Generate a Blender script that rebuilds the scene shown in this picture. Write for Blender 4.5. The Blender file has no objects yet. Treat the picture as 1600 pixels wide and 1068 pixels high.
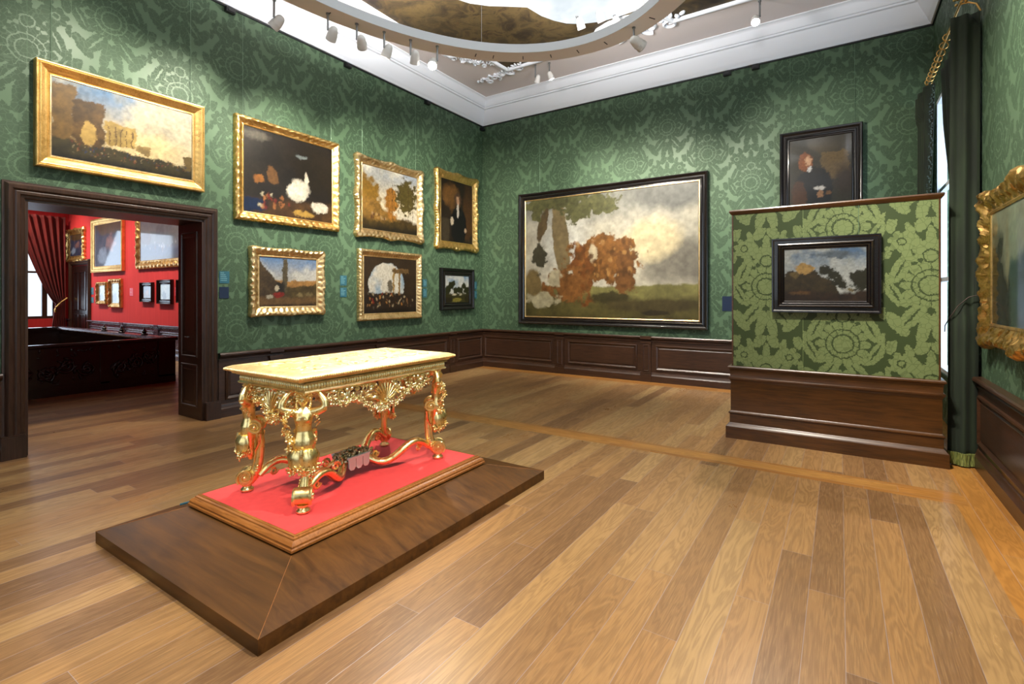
import bpy, bmesh, math, random
import numpy as np
from mathutils import Vector, Matrix, noise as mnoise
PI = math.pi
SC = bpy.context.scene
COL = SC.collection

# ------------------------------------------------------------------ camera
# room axes: x along the back wall (0..7.4), y = 0 at the back wall and negative towards the camera, z up, metres
cam_d = bpy.data.cameras.new('camera'); cam = bpy.data.objects.new('camera', cam_d); COL.objects.link(cam)
cam.location = (6.365, -8.604, 1.49)
cam.rotation_euler = (math.radians(90), 0, math.radians(33.145))
cam_d.sensor_width = 36.0
cam_d.lens = 784.9 / 1600 * 36.0
cam_d.shift_y = -(534.0 - 461.4) / 1600.0
cam_d.clip_end = 200
SC.camera = cam

# ------------------------------------------------------------------ world and exposure
SC.view_settings.view_transform = 'Standard'
SC.view_settings.look = 'None'
SC.view_settings.exposure = 0.70
SC.view_settings.gamma = 1.0
SC.view_settings.use_curve_mapping = False
SC.cycles.caustics_reflective = False
SC.cycles.caustics_refractive = False
SC.cycles.sample_clamp_indirect = 6.0
W = bpy.data.worlds.new('sky'); SC.world = W; W.use_nodes = True
wn = W.node_tree.nodes; wn['Background'].inputs[0].default_value = (0.78, 0.90, 1.0, 1); wn['Background'].inputs[1].default_value = 1.1

def area(name, loc, rot, sx, sy, power, col):
    d = bpy.data.lights.new(name, 'AREA'); d.shape = 'RECTANGLE'; d.size = sx; d.size_y = sy; d.energy = power; d.color = col
    o = bpy.data.objects.new(name, d); COL.objects.link(o); o.location = loc; o.rotation_euler = rot
    return o
def spot(name, loc, target, power, cone, col=(1, .92, .79), blend=1.0, size=.045):
    d = bpy.data.lights.new(name, 'SPOT'); d.energy = power; d.spot_size = math.radians(cone); d.spot_blend = blend; d.color = col; d.shadow_soft_size = size
    o = bpy.data.objects.new(name, d); COL.objects.link(o); o.location = loc
    o.rotation_euler = (Vector(target) - Vector(loc)).to_track_quat('-Z', 'Y').to_euler()
    return o
HALF = (math.radians(90), 0, 0)
# daylight through the windows of the right wall behind the camera; the near-wall one is added fill
DAY = (.62, .78, 1.0)
area('window_and_fill_light', (7.95, -8.2, 2.3), (0, math.radians(90), 0), 3.4, 3.2, 10, DAY)
area('window_and_fill_light', (3.7, -12.3, 2.4), (math.radians(90), 0, 0), 5.2, 3.0, 5, (.9, .94, 1.0))
area('window_and_fill_light', (7.92, -1.45, 2.3), (0, math.radians(90), 0), 3.6, 2.2, 60, DAY)
# added fill below the painted sky oval, which is no lamp
area('sky_oval_fill', (3.7, -5.85, 5.38), (0, 0, 0), 3.2, 6.0, 8, (1.0, .97, .92))
# uplights on top of the lighting ring
for lx, ly in ((1.75, -4.4), (3.7, -2.9), (5.65, -4.4), (1.75, -7.6), (5.65, -7.6)):
    a = area('ring_uplight', (lx, ly, 4.78), (math.radians(180), 0, 0), .5, .5, 98, (1, .98, .97))
# stair hall behind the doorway
area('hall_daylight', (-13.85, -4.8, 2.2), (0, math.radians(-90), 0), 3.0, 2.9, 45, DAY)
area('hall_fill', (-8.2, -5.4, 5.2), (0, 0, 0), 7.0, 3.0, 60, (1.0, .93, .88))  # overhead fill added to the hall, without a ceiling fitting
for lx in (-12.4, -10.4, -8.2, -6.2): spot('hall_spot', (lx, -5.1, 4.9), (lx, -3.15, 1.5), 360, 84)

# ------------------------------------------------------------------ helpers
def srgb(r, g, b):
    f = lambda c: (c / 255) / 12.92 if c / 255 <= .04045 else ((c / 255 + .055) / 1.055) ** 2.4
    return (f(r), f(g), f(b), 1.0)

class MB:
    """collects shapes, then links them as one mesh object"""
    def __init__(s): s.v = []; s.f = []; s.m = []
    def add(s, vs, fs, M=None, mi=0):
        b = len(s.v)
        s.v += [tuple(M @ Vector(p)) for p in vs] if M is not None else [tuple(p) for p in vs]
        s.f += [tuple(b + i for i in f) for f in fs]; s.m += [mi] * len(fs)
        return s
    def box(s, x0, x1, y0, y1, z0, z1, M=None, mi=0):
        vs = [(x, y, z) for z in (z0, z1) for y in (y0, y1) for x in (x0, x1)]
        return s.add(vs, [(0, 2, 3, 1), (4, 5, 7, 6), (0, 1, 5, 4), (2, 6, 7, 3), (0, 4, 6, 2), (1, 3, 7, 5)], M, mi)
    def grid(s, P, M=None, closeu=False, closev=False, mi=0):
        n = len(P); m = len(P[0]); fs = []
        for i in range(n - (0 if closeu else 1)):
            for j in range(m - (0 if closev else 1)):
                fs.append((i * m + j, ((i + 1) % n) * m + j, ((i + 1) % n) * m + (j + 1) % m, i * m + (j + 1) % m))
        return s.add([q for r in P for q in r], fs, M, mi)
    def tube(s, pts, rad, seg=8, M=None, sy=1.0, up=(0, 0, 1), cap=True, mi=0):
        pts = [Vector(p) for p in pts]; n = len(pts)
        if not hasattr(rad, '__len__'): rad = [rad] * n
        ring = []; u = Vector(up)
        for i, p in enumerate(pts):
            t = (pts[min(i + 1, n - 1)] - pts[max(i - 1, 0)])
            t = t.normalized() if t.length > 1e-9 else Vector((0, 0, 1))
            a = u - t * u.dot(t)
            if a.length < 1e-4: a = Vector((1, 0, 0)) - t * t.x
            if a.length < 1e-4: a = Vector((0, 1, 0))
            a.normalize(); b = t.cross(a); u = a
            ring.append([p + (a * math.cos(k * 2 * PI / seg) + b * sy * math.sin(k * 2 * PI / seg)) * rad[i] for k in range(seg)])
        s.grid(ring, M, False, True, mi)
        if cap:
            b0 = len(s.v) - n * seg
            s.f += [tuple(b0 + k for k in range(seg)), tuple(b0 + (n - 1) * seg + k for k in reversed(range(seg)))]; s.m += [mi, mi]
        return s
    def lathe(s, prof, seg=20, M=None, mi=0):
        return s.grid([[(r * math.cos(k * 2 * PI / seg), r * math.sin(k * 2 * PI / seg), z) for k in range(seg)] for r, z in prof], M, False, True, mi)
    def ball(s, c, r, M=None, seg=8, rings=6, R=None, mi=0):
        if not hasattr(r, '__len__'): r = (r, r, r)
        c = Vector(c); P = []
        for i in range(rings + 1):
            th = PI * i / rings; row = []
            for k in range(seg):
                q = Vector((r[0] * math.sin(th) * math.cos(2 * PI * k / seg), r[1] * math.sin(th) * math.sin(2 * PI * k / seg), r[2] * math.cos(th)))
                if R is not None: q = R @ q
                row.append(c + q)
            P.append(row)
        return s.grid(P, M, False, True, mi)
    def prism(s, poly, z0, z1, M=None, mi=0):
        n = len(poly)
        vs = [(x, y, z0) for x, y in poly] + [(x, y, z1) for x, y in poly]
        return s.add(vs, [tuple(range(n))[::-1], tuple(range(n, 2 * n))] + [(i, (i + 1) % n, n + (i + 1) % n, n + i) for i in range(n)], M, mi)
    def build(s, name, mat=None, parent=None, smooth=None, mats=None):
        me = bpy.data.meshes.new(name); me.from_pydata(s.v, [], s.f)
        for m in (mats or [mat]):
            if m: me.materials.append(m)
        if mats: me.polygons.foreach_set('material_index', s.m)
        bm = bmesh.new(); bm.from_mesh(me); bmesh.ops.recalc_face_normals(bm, faces=bm.faces); bm.to_mesh(me); bm.free()
        if smooth is not None:
            me.polygons.foreach_set('use_smooth', [True] * len(me.polygons)); me.set_sharp_from_angle(angle=math.radians(smooth))
        me.update()
        o = bpy.data.objects.new(name, me); COL.objects.link(o)
        if parent: o.parent = parent
        return o

def thing(name, label, cat, loc=(0, 0, 0), rz=0, group=None):
    o = bpy.data.objects.new(name, None); COL.objects.link(o); o.location = loc; o.rotation_euler = (0, 0, rz)
    o.empty_display_size = .1
    o['label'] = label; o['category'] = cat
    if group: o['group'] = group
    return o
def tag(o, label, cat, group=None):
    o['label'] = label; o['category'] = cat
    if group: o['group'] = group
    return o
def struct(o, loc=None, rz=None):
    o['kind'] = 'structure'
    if loc is not None: o.location = loc
    if rz is not None: o.rotation_euler = (0, 0, rz)
    return o
def copy_tree(o, parent=None):
    c = o.copy(); COL.objects.link(c)
    if parent: c.parent = parent
    for ch in list(o.children): copy_tree(ch, c)
    return c

# ---- node helpers
class E:
    """wraps a value socket so materials can be written as arithmetic"""
    def __init__(s, nt, k): s.nt = nt; s.k = k
    def _op(s, op, *a):
        n = s.nt.nodes.new('ShaderNodeMath'); n.operation = op
        for i, v in enumerate((s,) + a):
            if isinstance(v, E): s.nt.links.new(v.k, n.inputs[i])
            else: n.inputs[i].default_value = v
        return E(s.nt, n.outputs[0])
    def __add__(s, o): return s._op('ADD', o)
    __radd__ = __add__
    def __mul__(s, o): return s._op('MULTIPLY', o)
    __rmul__ = __mul__
    def __sub__(s, o): return s._op('SUBTRACT', o)
    def __rsub__(s, o): return (s * -1.0) + o
    def __truediv__(s, o): return s._op('DIVIDE', o)
    def __neg__(s): return s * -1.0
    def __abs__(s): return s._op('ABSOLUTE')
    def max(s, o): return s._op('MAXIMUM', o)
    def min(s, o): return s._op('MINIMUM', o)
    def floor(s): return s._op('FLOOR')
    def mod(s, o): return s._op('FLOORED_MODULO', o)
    def sqrt(s): return s._op('SQRT')
    def sin(s): return s._op('SINE')
    def atan2(s, o): return s._op('ARCTAN2', o)
    def gt(s, o): return s._op('GREATER_THAN', o)
    def lt(s, o): return s._op('LESS_THAN', o)
    def step(s, a, b):
        n = s.nt.nodes.new('ShaderNodeMapRange'); n.interpolation_type = 'SMOOTHSTEP'
        s.nt.links.new(s.k, n.inputs[0]); n.inputs[1].default_value = a; n.inputs[2].default_value = b
        return E(s.nt, n.outputs[0])
def mat_new(name, base=(.5, .5, .5, 1), rough=.5, metal=0, spec=.5, coat=0):
    m = bpy.data.materials.new(name); m.use_nodes = True
    b = m.node_tree.nodes['Principled BSDF']
    b.inputs['Base Color'].default_value = base if len(base) == 4 else tuple(base) + (1,)
    b.inputs['Roughness'].default_value = rough; b.inputs['Metallic'].default_value = metal
    b.inputs['Specular IOR Level'].default_value = spec; b.inputs['Coat Weight'].default_value = coat
    return m, m.node_tree, b
def coords(nt, kind='Object'):
    t = nt.nodes.new('ShaderNodeTexCoord'); return t.outputs[kind]
def mapping(nt, sock, scale=(1, 1, 1), loc=(0, 0, 0)):
    m = nt.nodes.new('ShaderNodeMapping'); nt.links.new(sock, m.inputs[0]); m.inputs['Scale'].default_value = scale; m.inputs['Location'].default_value = loc
    return m.outputs[0]
def noise(nt, vec, scale, detail=3, rough=.5, dist=0):
    n = nt.nodes.new('ShaderNodeTexNoise'); nt.links.new(vec, n.inputs['Vector']); n.inputs['Scale'].default_value = scale
    n.inputs['Detail'].default_value = detail; n.inputs['Roughness'].default_value = rough; n.inputs['Distortion'].default_value = dist
    return n
def ramp(nt, fac, stops):
    r = nt.nodes.new('ShaderNodeValToRGB'); nt.links.new(fac, r.inputs[0])
    while len(r.color_ramp.elements) < len(stops): r.color_ramp.elements.new(.5)
    for e, (p, c) in zip(r.color_ramp.elements, stops): e.position = p; e.color = c
    return r.outputs[0]
def mixc(nt, fac, a, b, mode='MIX'):
    n = nt.nodes.new('ShaderNodeMix'); n.data_type = 'RGBA'; n.blend_type = mode
    if isinstance(fac, (int, float)): n.inputs[0].default_value = fac
    else: nt.links.new(fac, n.inputs[0])
    for i, v in ((6, a), (7, b)):
        if isinstance(v, tuple): n.inputs[i].default_value = v
        else: nt.links.new(v, n.inputs[i])
    return n.outputs[2]
def bump(nt, b, h, strength, dist):
    n = nt.nodes.new('ShaderNodeBump'); nt.links.new(h, n.inputs['Height']); n.inputs['Strength'].default_value = strength; n.inputs['Distance'].default_value = dist
    nt.links.new(n.outputs[0], b.inputs['Normal'])
def sep(nt, sock):
    n = nt.nodes.new('ShaderNodeSeparateXYZ'); nt.links.new(sock, n.inputs[0]); return [E(nt, n.outputs[i]) for i in range(3)]

# ------------------------------------------------------------------ materials
def damask(name, fig, gnd, du=0.0, dv0=0.0, frough=.55, grough=.38):
    m, nt, b = mat_new(name, gnd, .5, 0, .5)
    oc = coords(nt)
    nz = noise(nt, oc, 26, 2, .6); dx, dy, dz = sep(nt, nz.outputs['Color'])
    x, y, z = sep(nt, oc)
    nf = noise(nt, oc, 70, 1, .5); fx, fy, fz = sep(nt, nf.outputs['Color'])
    u = x + (dx - .5) * .034 + (fx - .5) * .022 + du; v = z + (dy - .5) * .034 + (fy - .5) * .022 + dv0
    w, h = .65, 1.10
    c = (u / w + .5).floor(); U = u - c * w; a = abs(U)
    V0 = v + c.mod(2.0) * (h / 2); V = V0 - (V0 / h + .5).floor() * h
    def ell(cx, cy, rx, ry, ang=0):
        ca, sa = math.cos(math.radians(ang)), math.sin(math.radians(ang))
        px, py = a - cx, V - cy
        X = (px * ca + py * sa) / rx; Y = (py * ca - px * sa) / ry
        return 1.0 - (X * X + Y * Y)
    def flower(cx, cy, R, n, lobe=.22):
        px, py = a - cx, V - cy
        r = (px * px + py * py).sqrt(); th = px.atan2(py)
        return (R * (1 - lobe)) + abs((th * (n / 2.0)).sin()) * (R * lobe) - r, r
    f1, r1 = flower(0, -.05, .225, 14)
    f2, r2 = flower(0, .21, .150, 9, .3)
    f3, r3 = flower(.205, .345, .105, 7, .3)
    M = f1.gt(0).max(f2.gt(0)).max(f3.gt(0))
    for e in (ell(0, .38, .035, .095), ell(.10, .34, .035, .10, -30), ell(.215, .10, .060, .14, 25), ell(.265, -.12, .05, .13, -28),
              ell(.13, -.33, .065, .15, 38), ell(.050, -.44, .045, .15, 12), ell(.235, -.40, .055, .13, -35), ell(.06, .50, .05, .08, 30), ell(.28, .50, .04, .08, 10),
              ell(.17, .225, .04, .05), ell(.17, -.20, .035, .05, 30), ell(.31, .25, .03, .06), ell(.15, .46, .03, .06, -20), ell(.325, .02, .035, .05)):
        M = M.max(e.gt(0))
    # inner drawing: rings, petal lines and leaf veins cut back to the ground
    ring = abs(r1 - .085).lt(.007).max(abs(r1 - .135).lt(.006)).max(abs(r2 - .055).lt(.007)).max(abs(r3 - .03).lt(.006))
    pet = abs((a.atan2(V + .05) * 7.0).sin()).lt(.13) * r1.gt(.085) * r1.lt(.20)
    vo = nt.nodes.new('ShaderNodeTexVoronoi'); vo.feature = 'DISTANCE_TO_EDGE'; nt.links.new(oc, vo.inputs['Vector']); vo.inputs['Scale'].default_value = 20
    vein = E(nt, vo.outputs['Distance']).lt(.045)
    eyes = ell(.075, .17, .02, .02).gt(0).max(ell(.13, -.33, .010, .10, 38).gt(0)).max(ell(.215, .10, .008, .09, 25).gt(0)).max(ell(.255, -.12, .008, .09, -28).gt(0))
    M = M * (1.0 - ring.max(pet).max(eyes)) * (1.0 - vein * .35)
    # seams between the widths of cloth
    seam = abs(x.mod(1.3) - .65).lt(.0018)
    weave = noise(nt, mapping(nt, oc, (900, 900, 120)), 1, 1)
    big = noise(nt, oc, .9, 2)
    c1 = mixc(nt, M.k, gnd, fig)
    c1 = mixc(nt, (E(nt, big.outputs[0]) * .25).k, c1, tuple(v * .75 for v in gnd[:3]) + (1,))
    c1 = mixc(nt, (seam * .5).k, c1, tuple(v * 1.9 for v in fig[:3]) + (1,))
    nt.links.new(c1, b.inputs['Base Color'])
    nt.links.new((M * (frough - grough) + grough).k, b.inputs['Roughness'])
    b.inputs['Specular IOR Level'].default_value = .32
    bump(nt, b, (M * .6 + E(nt, weave.outputs[0]) * .3).k, .35, .0015)
    return m
M_GREEN = damask('green_damask', srgb(57, 78, 57), srgb(84, 108, 82), 0, 0, .62, .42)  # darker flowers on paler ground paint in the cloth's sheen
M_GREEN_PART = damask('green_damask_partition', srgb(112, 126, 80), srgb(52, 66, 34), .325 - 5.40 + 5.4, .02, .5, .55)

def wood(name, dark, light, rough=.32, scale=6, spec=.5, coat=.15, axis=0):
    m, nt, b = mat_new(name, dark, rough, 0, spec, coat)
    b.inputs['Coat Roughness'].default_value = .2
    oc = coords(nt); sc = [1, 1, 1]; 
    for i in range(3): sc[i] = .7 if i == axis else 9
    n1 = noise(nt, mapping(nt, oc, tuple(sc)), scale, 4, .6, .6); n2 = noise(nt, oc, 2.2, 2)
    f = E(nt, n1.outputs[0]) * .75 + E(nt, n2.outputs[0]) * .25
    nt.links.new(ramp(nt, f.k, [(.30, dark), (.72, light)]), b.inputs['Base Color'])
    nt.links.new((E(nt, n1.outputs[0]) * .16 + (rough - .06)).k, b.inputs['Roughness'])
    bump(nt, b, n1.outputs[0], .12, .002)
    return m
M_WOOD = wood('dark_oak', srgb(36, 22, 14), srgb(74, 47, 31))
M_WOODV = wood('dark_oak_upright', srgb(34, 22, 16), srgb(70, 47, 36), coat=.04, axis=2)
M_WOODP = wood('partition_walnut', srgb(42, 24, 8), srgb(92, 55, 20), .3)
M_BASE = wood('stained_plinth_oak', srgb(56, 33, 12), srgb(104, 66, 26), .36, 2.2, .3, .03)
M_MOULD = wood('golden_oak', srgb(110, 62, 24), srgb(176, 112, 52), .3, 9)
M_EBONY, _, _b = mat_new('black_ebony', srgb(17, 13, 13), .24, 0, .5, .25)
M_RAILDARK = wood('black_walnut_carving', srgb(22, 11, 9), srgb(42, 22, 17), .2, 5, .5, .35)

def floor_mat(name, tint=1.0, light=(170, 136, 90), mid=(144, 107, 68), dark=(114, 82, 54)):
    m, nt, b = mat_new(name, srgb(*mid), .34, 0, .35, .04)
    b.inputs['Coat Roughness'].default_value = .16
    oc = coords(nt); x, y, z = sep(nt, oc)
    wdt = .152
    row = (x / wdt).floor()
    wn_ = nt.nodes.new('ShaderNodeTexWhiteNoise'); wn_.noise_dimensions = '1D'; nt.links.new(row.k, wn_.inputs['W'])
    off = E(nt, wn_.outputs['Value']) * 7.3
    seg = ((y + off) / 2.1).floor()
    wn2 = nt.nodes.new('ShaderNodeTexWhiteNoise'); wn2.noise_dimensions = '2D'
    cb = nt.nodes.new('ShaderNodeCombineXYZ'); nt.links.new(row.k, cb.inputs[0]); nt.links.new(seg.k, cb.inputs[1]); nt.links.new(cb.outputs[0], wn2.inputs['Vector'])
    pr = E(nt, wn2.outputs['Value'])
    # grain: cathedral figure shifted per plank
    cb2 = nt.nodes.new('ShaderNodeCombineXYZ'); nt.links.new((x * 7.0 + pr * 37.0).k, cb2.inputs[0]); nt.links.new((y * .8 + pr * 91.0).k, cb2.inputs[1])
    g1 = noise(nt, cb2.outputs[0], 1.3, 3, .55, .8)
    rings = (E(nt, g1.outputs[0]) * 55.0).sin() * .5 + .5
    g2 = noise(nt, mapping(nt, oc, (60, 2.2, 1)), 3, 3, .6)
    base = ramp(nt, pr.k, [(0, srgb(*dark)), (.35, srgb(*mid)), (.6, srgb(mid[0] + 14, mid[1] + 10, mid[2] + 4)), (1, srgb(*light))])
    c = mixc(nt, (rings * .34).k, base, srgb(int(dark[0] * .78), int(dark[1] * .74), int(dark[2] * .70)))
    c = mixc(nt, (E(nt, g2.outputs[0]).step(.45, .75) * .35).k, c, srgb(int(light[0] * 1.08), int(light[1] * 1.08), int(light[2] * 1.08)))
    fx = x - row * wdt; ex = fx.min(wdt - fx)
    yy = (y + off) - seg * 2.1; ey = yy.min(2.1 - yy)
    seam = ex.lt(.0013).max(ey.lt(.0012))
    c = mixc(nt, (seam * .65).k, c, srgb(150, 138, 140))  # pale seam colour imitates light reflected in the board gaps
    nt.links.new(c, b.inputs['Base Color'])
    wear = noise(nt, oc, 1.1, 3)
    nt.links.new((E(nt, wear.outputs[0]) * .16 + rings * .05 + .22).k, b.inputs['Roughness'])
    bump(nt, b, (ex.step(0, .004) * .6 + rings * .10).k, .25, .0015)
    return m
M_FLOOR = floor_mat('oak_floor')
M_FLOOR2 = floor_mat('oak_floor_border', light=(176, 128, 66), mid=(158, 108, 52), dark=(142, 92, 42))

def gold(name, base, dark, rough=.28, scale=60, bs=.25):
    m, nt, b = mat_new(name, base, rough, 1.0)
    oc = coords(nt); n1 = noise(nt, oc, scale, 3, .6); n2 = noise(nt, oc, 9, 2)
    f = E(nt, n1.outputs[0]) * .5 + E(nt, n2.outputs[0]) * .5
    nt.links.new(ramp(nt, f.k, [(.32, dark), (.55, base)]), b.inputs['Base Color'])
    nt.links.new((E(nt, n1.outputs[0]) * .2 + (rough - .1)).k, b.inputs['Roughness'])
    bump(nt, b, n1.outputs[0], bs, .003)
    return m
M_GOLD = gold('gilded_wood', (1.0, .80, .38, 1), (.84, .58, .20, 1), .30, 45, .15)
M_GOLDTOP = gold('gilded_top', (.98, .80, .42, 1), (.84, .62, .26, 1), .5, 40, .35)
M_GOLDPALE = gold('pale_gilding', (.96, .88, .55, 1), (.74, .60, .28, 1), .32, 60, .2)
M_FRAME = gold('frame_gilding', (.95, .62, .22, 1), (.62, .34, .09, 1), .36, 90, .3)
M_FRAMEP = gold('pale_frame_gilding', (.95, .70, .36, 1), (.60, .38, .15, 1), .38, 90, .3)
M_FRAMED = gold('bronze_gilding', (.80, .50, .17, 1), (.36, .19, .05, 1), .36, 70, .4)
M_TARN = gold('tarnished_silver_gilding', (.50, .50, .32, 1), (.20, .20, .11, 1), .3, 70, .3)
M_WHITE, _nt, _b = mat_new('white_plaster', srgb(232, 236, 242), .6)
bump(_nt, _b, noise(_nt, coords(_nt), 30, 3).outputs[0], .05, .003)
M_CEIL, _nt, _b = mat_new('blush_ceiling_plaster', srgb(228, 216, 212), .7)
bump(_nt, _b, noise(_nt, coords(_nt), 12, 3).outputs[0], .08, .004)
M_RING, _, _ = mat_new('ring_powder_coat', srgb(196, 198, 200), .4)
M_RINGUNDER, _, _ = mat_new('ring_underside_veneer', srgb(248, 230, 216), .5)
M_LAMP, _, _ = mat_new('lamp_grey_metal', srgb(226, 222, 216), .4, 0)
M_STEM, _, _ = mat_new('lamp_stem_metal', srgb(140, 140, 140), .3, .7)
M_SLOT, _, _ = mat_new('dark_slot', srgb(60, 44, 38), .6)
M_BLACK, _, _ = mat_new('black_plastic', srgb(24, 26, 28), .45)
M_WIRE, _, _ = mat_new('picture_wire', srgb(120, 150, 124), .35, .6)
M_LABEL, _, _ = mat_new('teal_label_card', srgb(40, 92, 108), .45)
M_LABELN, _, _ = mat_new('navy_label_card', srgb(12, 32, 60), .45)
M_LABELR, _, _ = mat_new('red_label_card', srgb(206, 66, 84), .5)
M_PRINT, _, _ = mat_new('label_print', srgb(150, 200, 205), .5)
def emit(name, col, st):
    m = bpy.data.materials.new(name); m.use_nodes = True; nt = m.node_tree; nt.nodes.clear()
    e = nt.nodes.new('ShaderNodeEmission'); e.inputs[0].default_value = col; e.inputs[1].default_value = st
    o = nt.nodes.new('ShaderNodeOutputMaterial'); nt.links.new(e.outputs[0], o.inputs[0]); return m, nt, e
M_LENS, _, _ = emit('lit_lens', (1, .93, .82, 1), 9)
M_LENSHOT, _, _ = emit('lit_lens_towards_room', (1, .95, .86, 1), 40)
M_SKYGLOW, _nt, _e = emit('painted_sky_made_glowing', (.9, .95, 1, 1), .95)  # painted sky made to glow in place of being lit from the ring
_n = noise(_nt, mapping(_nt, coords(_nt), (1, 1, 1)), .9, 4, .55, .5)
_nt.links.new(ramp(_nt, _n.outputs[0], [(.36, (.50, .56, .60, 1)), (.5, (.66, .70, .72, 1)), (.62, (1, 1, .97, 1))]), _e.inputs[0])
def cloth(name, c1, c2, rough=.75, sheen=.5, scale=3):
    m, nt, b = mat_new(name, c1, rough); oc = coords(nt)
    n = noise(nt, mapping(nt, oc, (6, 6, .6)), scale, 3); nt.links.new(ramp(nt, n.outputs[0], [(.35, c1), (.7, c2)]), b.inputs['Base Color'])
    b.inputs['Sheen Weight'].default_value = sheen; b.inputs['Sheen Roughness'].default_value = .4
    return m
M_CURT = cloth('green_velvet', srgb(14, 24, 12), srgb(30, 44, 23), .85, .08)
M_CURTR = cloth('red_velvet', srgb(84, 10, 6), srgb(120, 20, 12), .8, .05)
M_FRINGE = cloth('green_gold_fringe', srgb(70, 80, 30), srgb(140, 144, 76), .5, .1, 30)
M_REDTOP = cloth('red_felt', srgb(226, 48, 46), srgb(234, 56, 52), .8, .3, 4)
M_REDWALL = cloth('red_wall_silk', srgb(186, 34, 34), srgb(196, 42, 42), .85, 0, 2)
M_PAINTC, _nt, _b = mat_new('painted_ceiling', srgb(90, 70, 36), .6)
_oc = coords(_nt); _n = noise(_nt, _oc, 3.4, 7, .68, 1.0); _n2 = noise(_nt, _oc, .8, 2)
_nt.links.new(ramp(_nt, (E(_nt, _n.outputs[0]) * .7 + E(_nt, _n2.outputs[0]) * .3).k, [(.36, srgb(28, 18, 11)), (.47, srgb(60, 47, 26)), (.55, srgb(84, 68, 38)), (.62, srgb(48, 32, 18)), (.72, srgb(96, 82, 54))]), _b.inputs['Base Color'])
M_GLASS = bpy.data.materials.new('window_glass'); M_GLASS.use_nodes = True; _nt = M_GLASS.node_tree; _nt.nodes.clear()
_t = _nt.nodes.new('ShaderNodeBsdfTransparent'); _g = _nt.nodes.new('ShaderNodeBsdfGlossy'); _g.inputs['Roughness'].default_value = .02
_x = _nt.nodes.new('ShaderNodeMixShader'); _x.inputs[0].default_value = .07; _o = _nt.nodes.new('ShaderNodeOutputMaterial')
_nt.links.new(_t.outputs[0], _x.inputs[1]); _nt.links.new(_g.outputs[0], _x.inputs[2]); _nt.links.new(_x.outputs[0], _o.inputs[0])
M_SHADE, _nt, _b = mat_new('white_window_blind', srgb(230, 238, 245), .8); _b.inputs['Transmission Weight'].default_value = .6
M_CAN = bpy.data.materials.new('oil_paint'); M_CAN.use_nodes = True
_nt = M_CAN.node_tree; _b = _nt.nodes['Principled BSDF']; _a = _nt.nodes.new('ShaderNodeVertexColor'); _a.layer_name = 'paint'
_nt.links.new(_a.outputs[0], _b.inputs['Base Color']); _b.inputs['Roughness'].default_value = .42; _b.inputs['Specular IOR Level'].default_value = .35
bump(_nt, _b, noise(_nt, coords(_nt), 90, 3).outputs[0], .12, .001)
M_CANG = M_CAN.copy(); M_CANG.name = 'oil_paint_under_glass'; M_CANG.node_tree.nodes['Principled BSDF'].inputs['Coat Weight'].default_value = 1.0
M_CANG.node_tree.nodes['Principled BSDF'].inputs['Coat Roughness'].default_value = .06

# ================================================================== ROOM SHELL
RW, RL, RH = 7.40, 11.70, 5.53
T = .55   # wall thickness towards the stair hall
# floor: fields of boards along y, a cross strip and a border along the back wall
def floor_piece(x0, x1, y0, y1, mat, rot=False):
    mb = MB()
    if rot: mb.box(y0, y1, -x1, -x0, -.06, 0); o = struct(mb.build('floor', mat), (0, 0, 0), PI / 2)   # local x = world y
    else: mb.box(x0, x1, y0, y1, -.06, 0); o = struct(mb.build('floor', mat))
    return o
floor_piece(0, 7.06, -RL, -3.87, M_FLOOR)
floor_piece(0, 7.13, -3.87, -3.60, M_FLOOR2, True)
floor_piece(0, 7.13, -3.60, -.34, M_FLOOR)
floor_piece(0, RW, -.34, 0, M_FLOOR2, True)
floor_piece(7.06, RW, -RL, -3.87, M_FLOOR2)
floor_piece(7.13, RW, -3.87, -.34, M_FLOOR2)
floor_piece(-14, 0, -11.7, -3.1, M_FLOOR)

# walls, each in its own frame: local x along the wall, local -y out of the wall, z up
DY0, DY1, DZ = -7.17, -5.60, 2.385       # doorway opening
lw = MB(); s0 = -RL
lw.box(0, RL + DY0, 0, T, 0, RH); lw.box(RL + DY1, RL, 0, T, 0, RH); lw.box(RL + DY0, RL + DY1, 0, T, DZ, RH)
struct(lw.build('wall_left', M_GREEN), (0, -RL, 0), PI / 2)
struct(MB().box(0, RW, 0, .3, 0, RH).build('wall_back', M_GREEN), (0, 0, 0), 0)
# right wall with the window behind the curtains and a window behind the camera
rw = MB(); WY = [(.12, 2.45), (6.6, 9.8)]   # distances along the right wall from the back corner
WZ0, WZ1 = .55, 4.0
rw.box(0, .12, 0, .45, 0, RH); rw.box(2.45, 6.6, 0, .45, 0, RH); rw.box(9.8, RL, 0, .45, 0, RH)
for a_, b_ in WY: rw.box(a_, b_, 0, .45, 0, WZ0); rw.box(a_, b_, 0, .45, WZ1, RH)
struct(rw.build('wall_right', M_GREEN), (RW, 0, 0), -PI / 2)
nw = MB(); nw.box(0, 1.0, 0, .4, 0, RH); nw.box(6.4, 7.4, 0, .4, 0, RH); nw.box(1.0, 6.4, 0, .4, 0, .9); nw.box(1.0, 6.4, 0, .4, 3.9, RH)
struct(nw.build('wall_near', M_GREEN), (RW, -RL, 0), PI)
ceil = MB().box(-.5, RW + .4, -RL - .4, .3, RH, RH + .1); struct(ceil.build('ceiling', M_CEIL))

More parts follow.
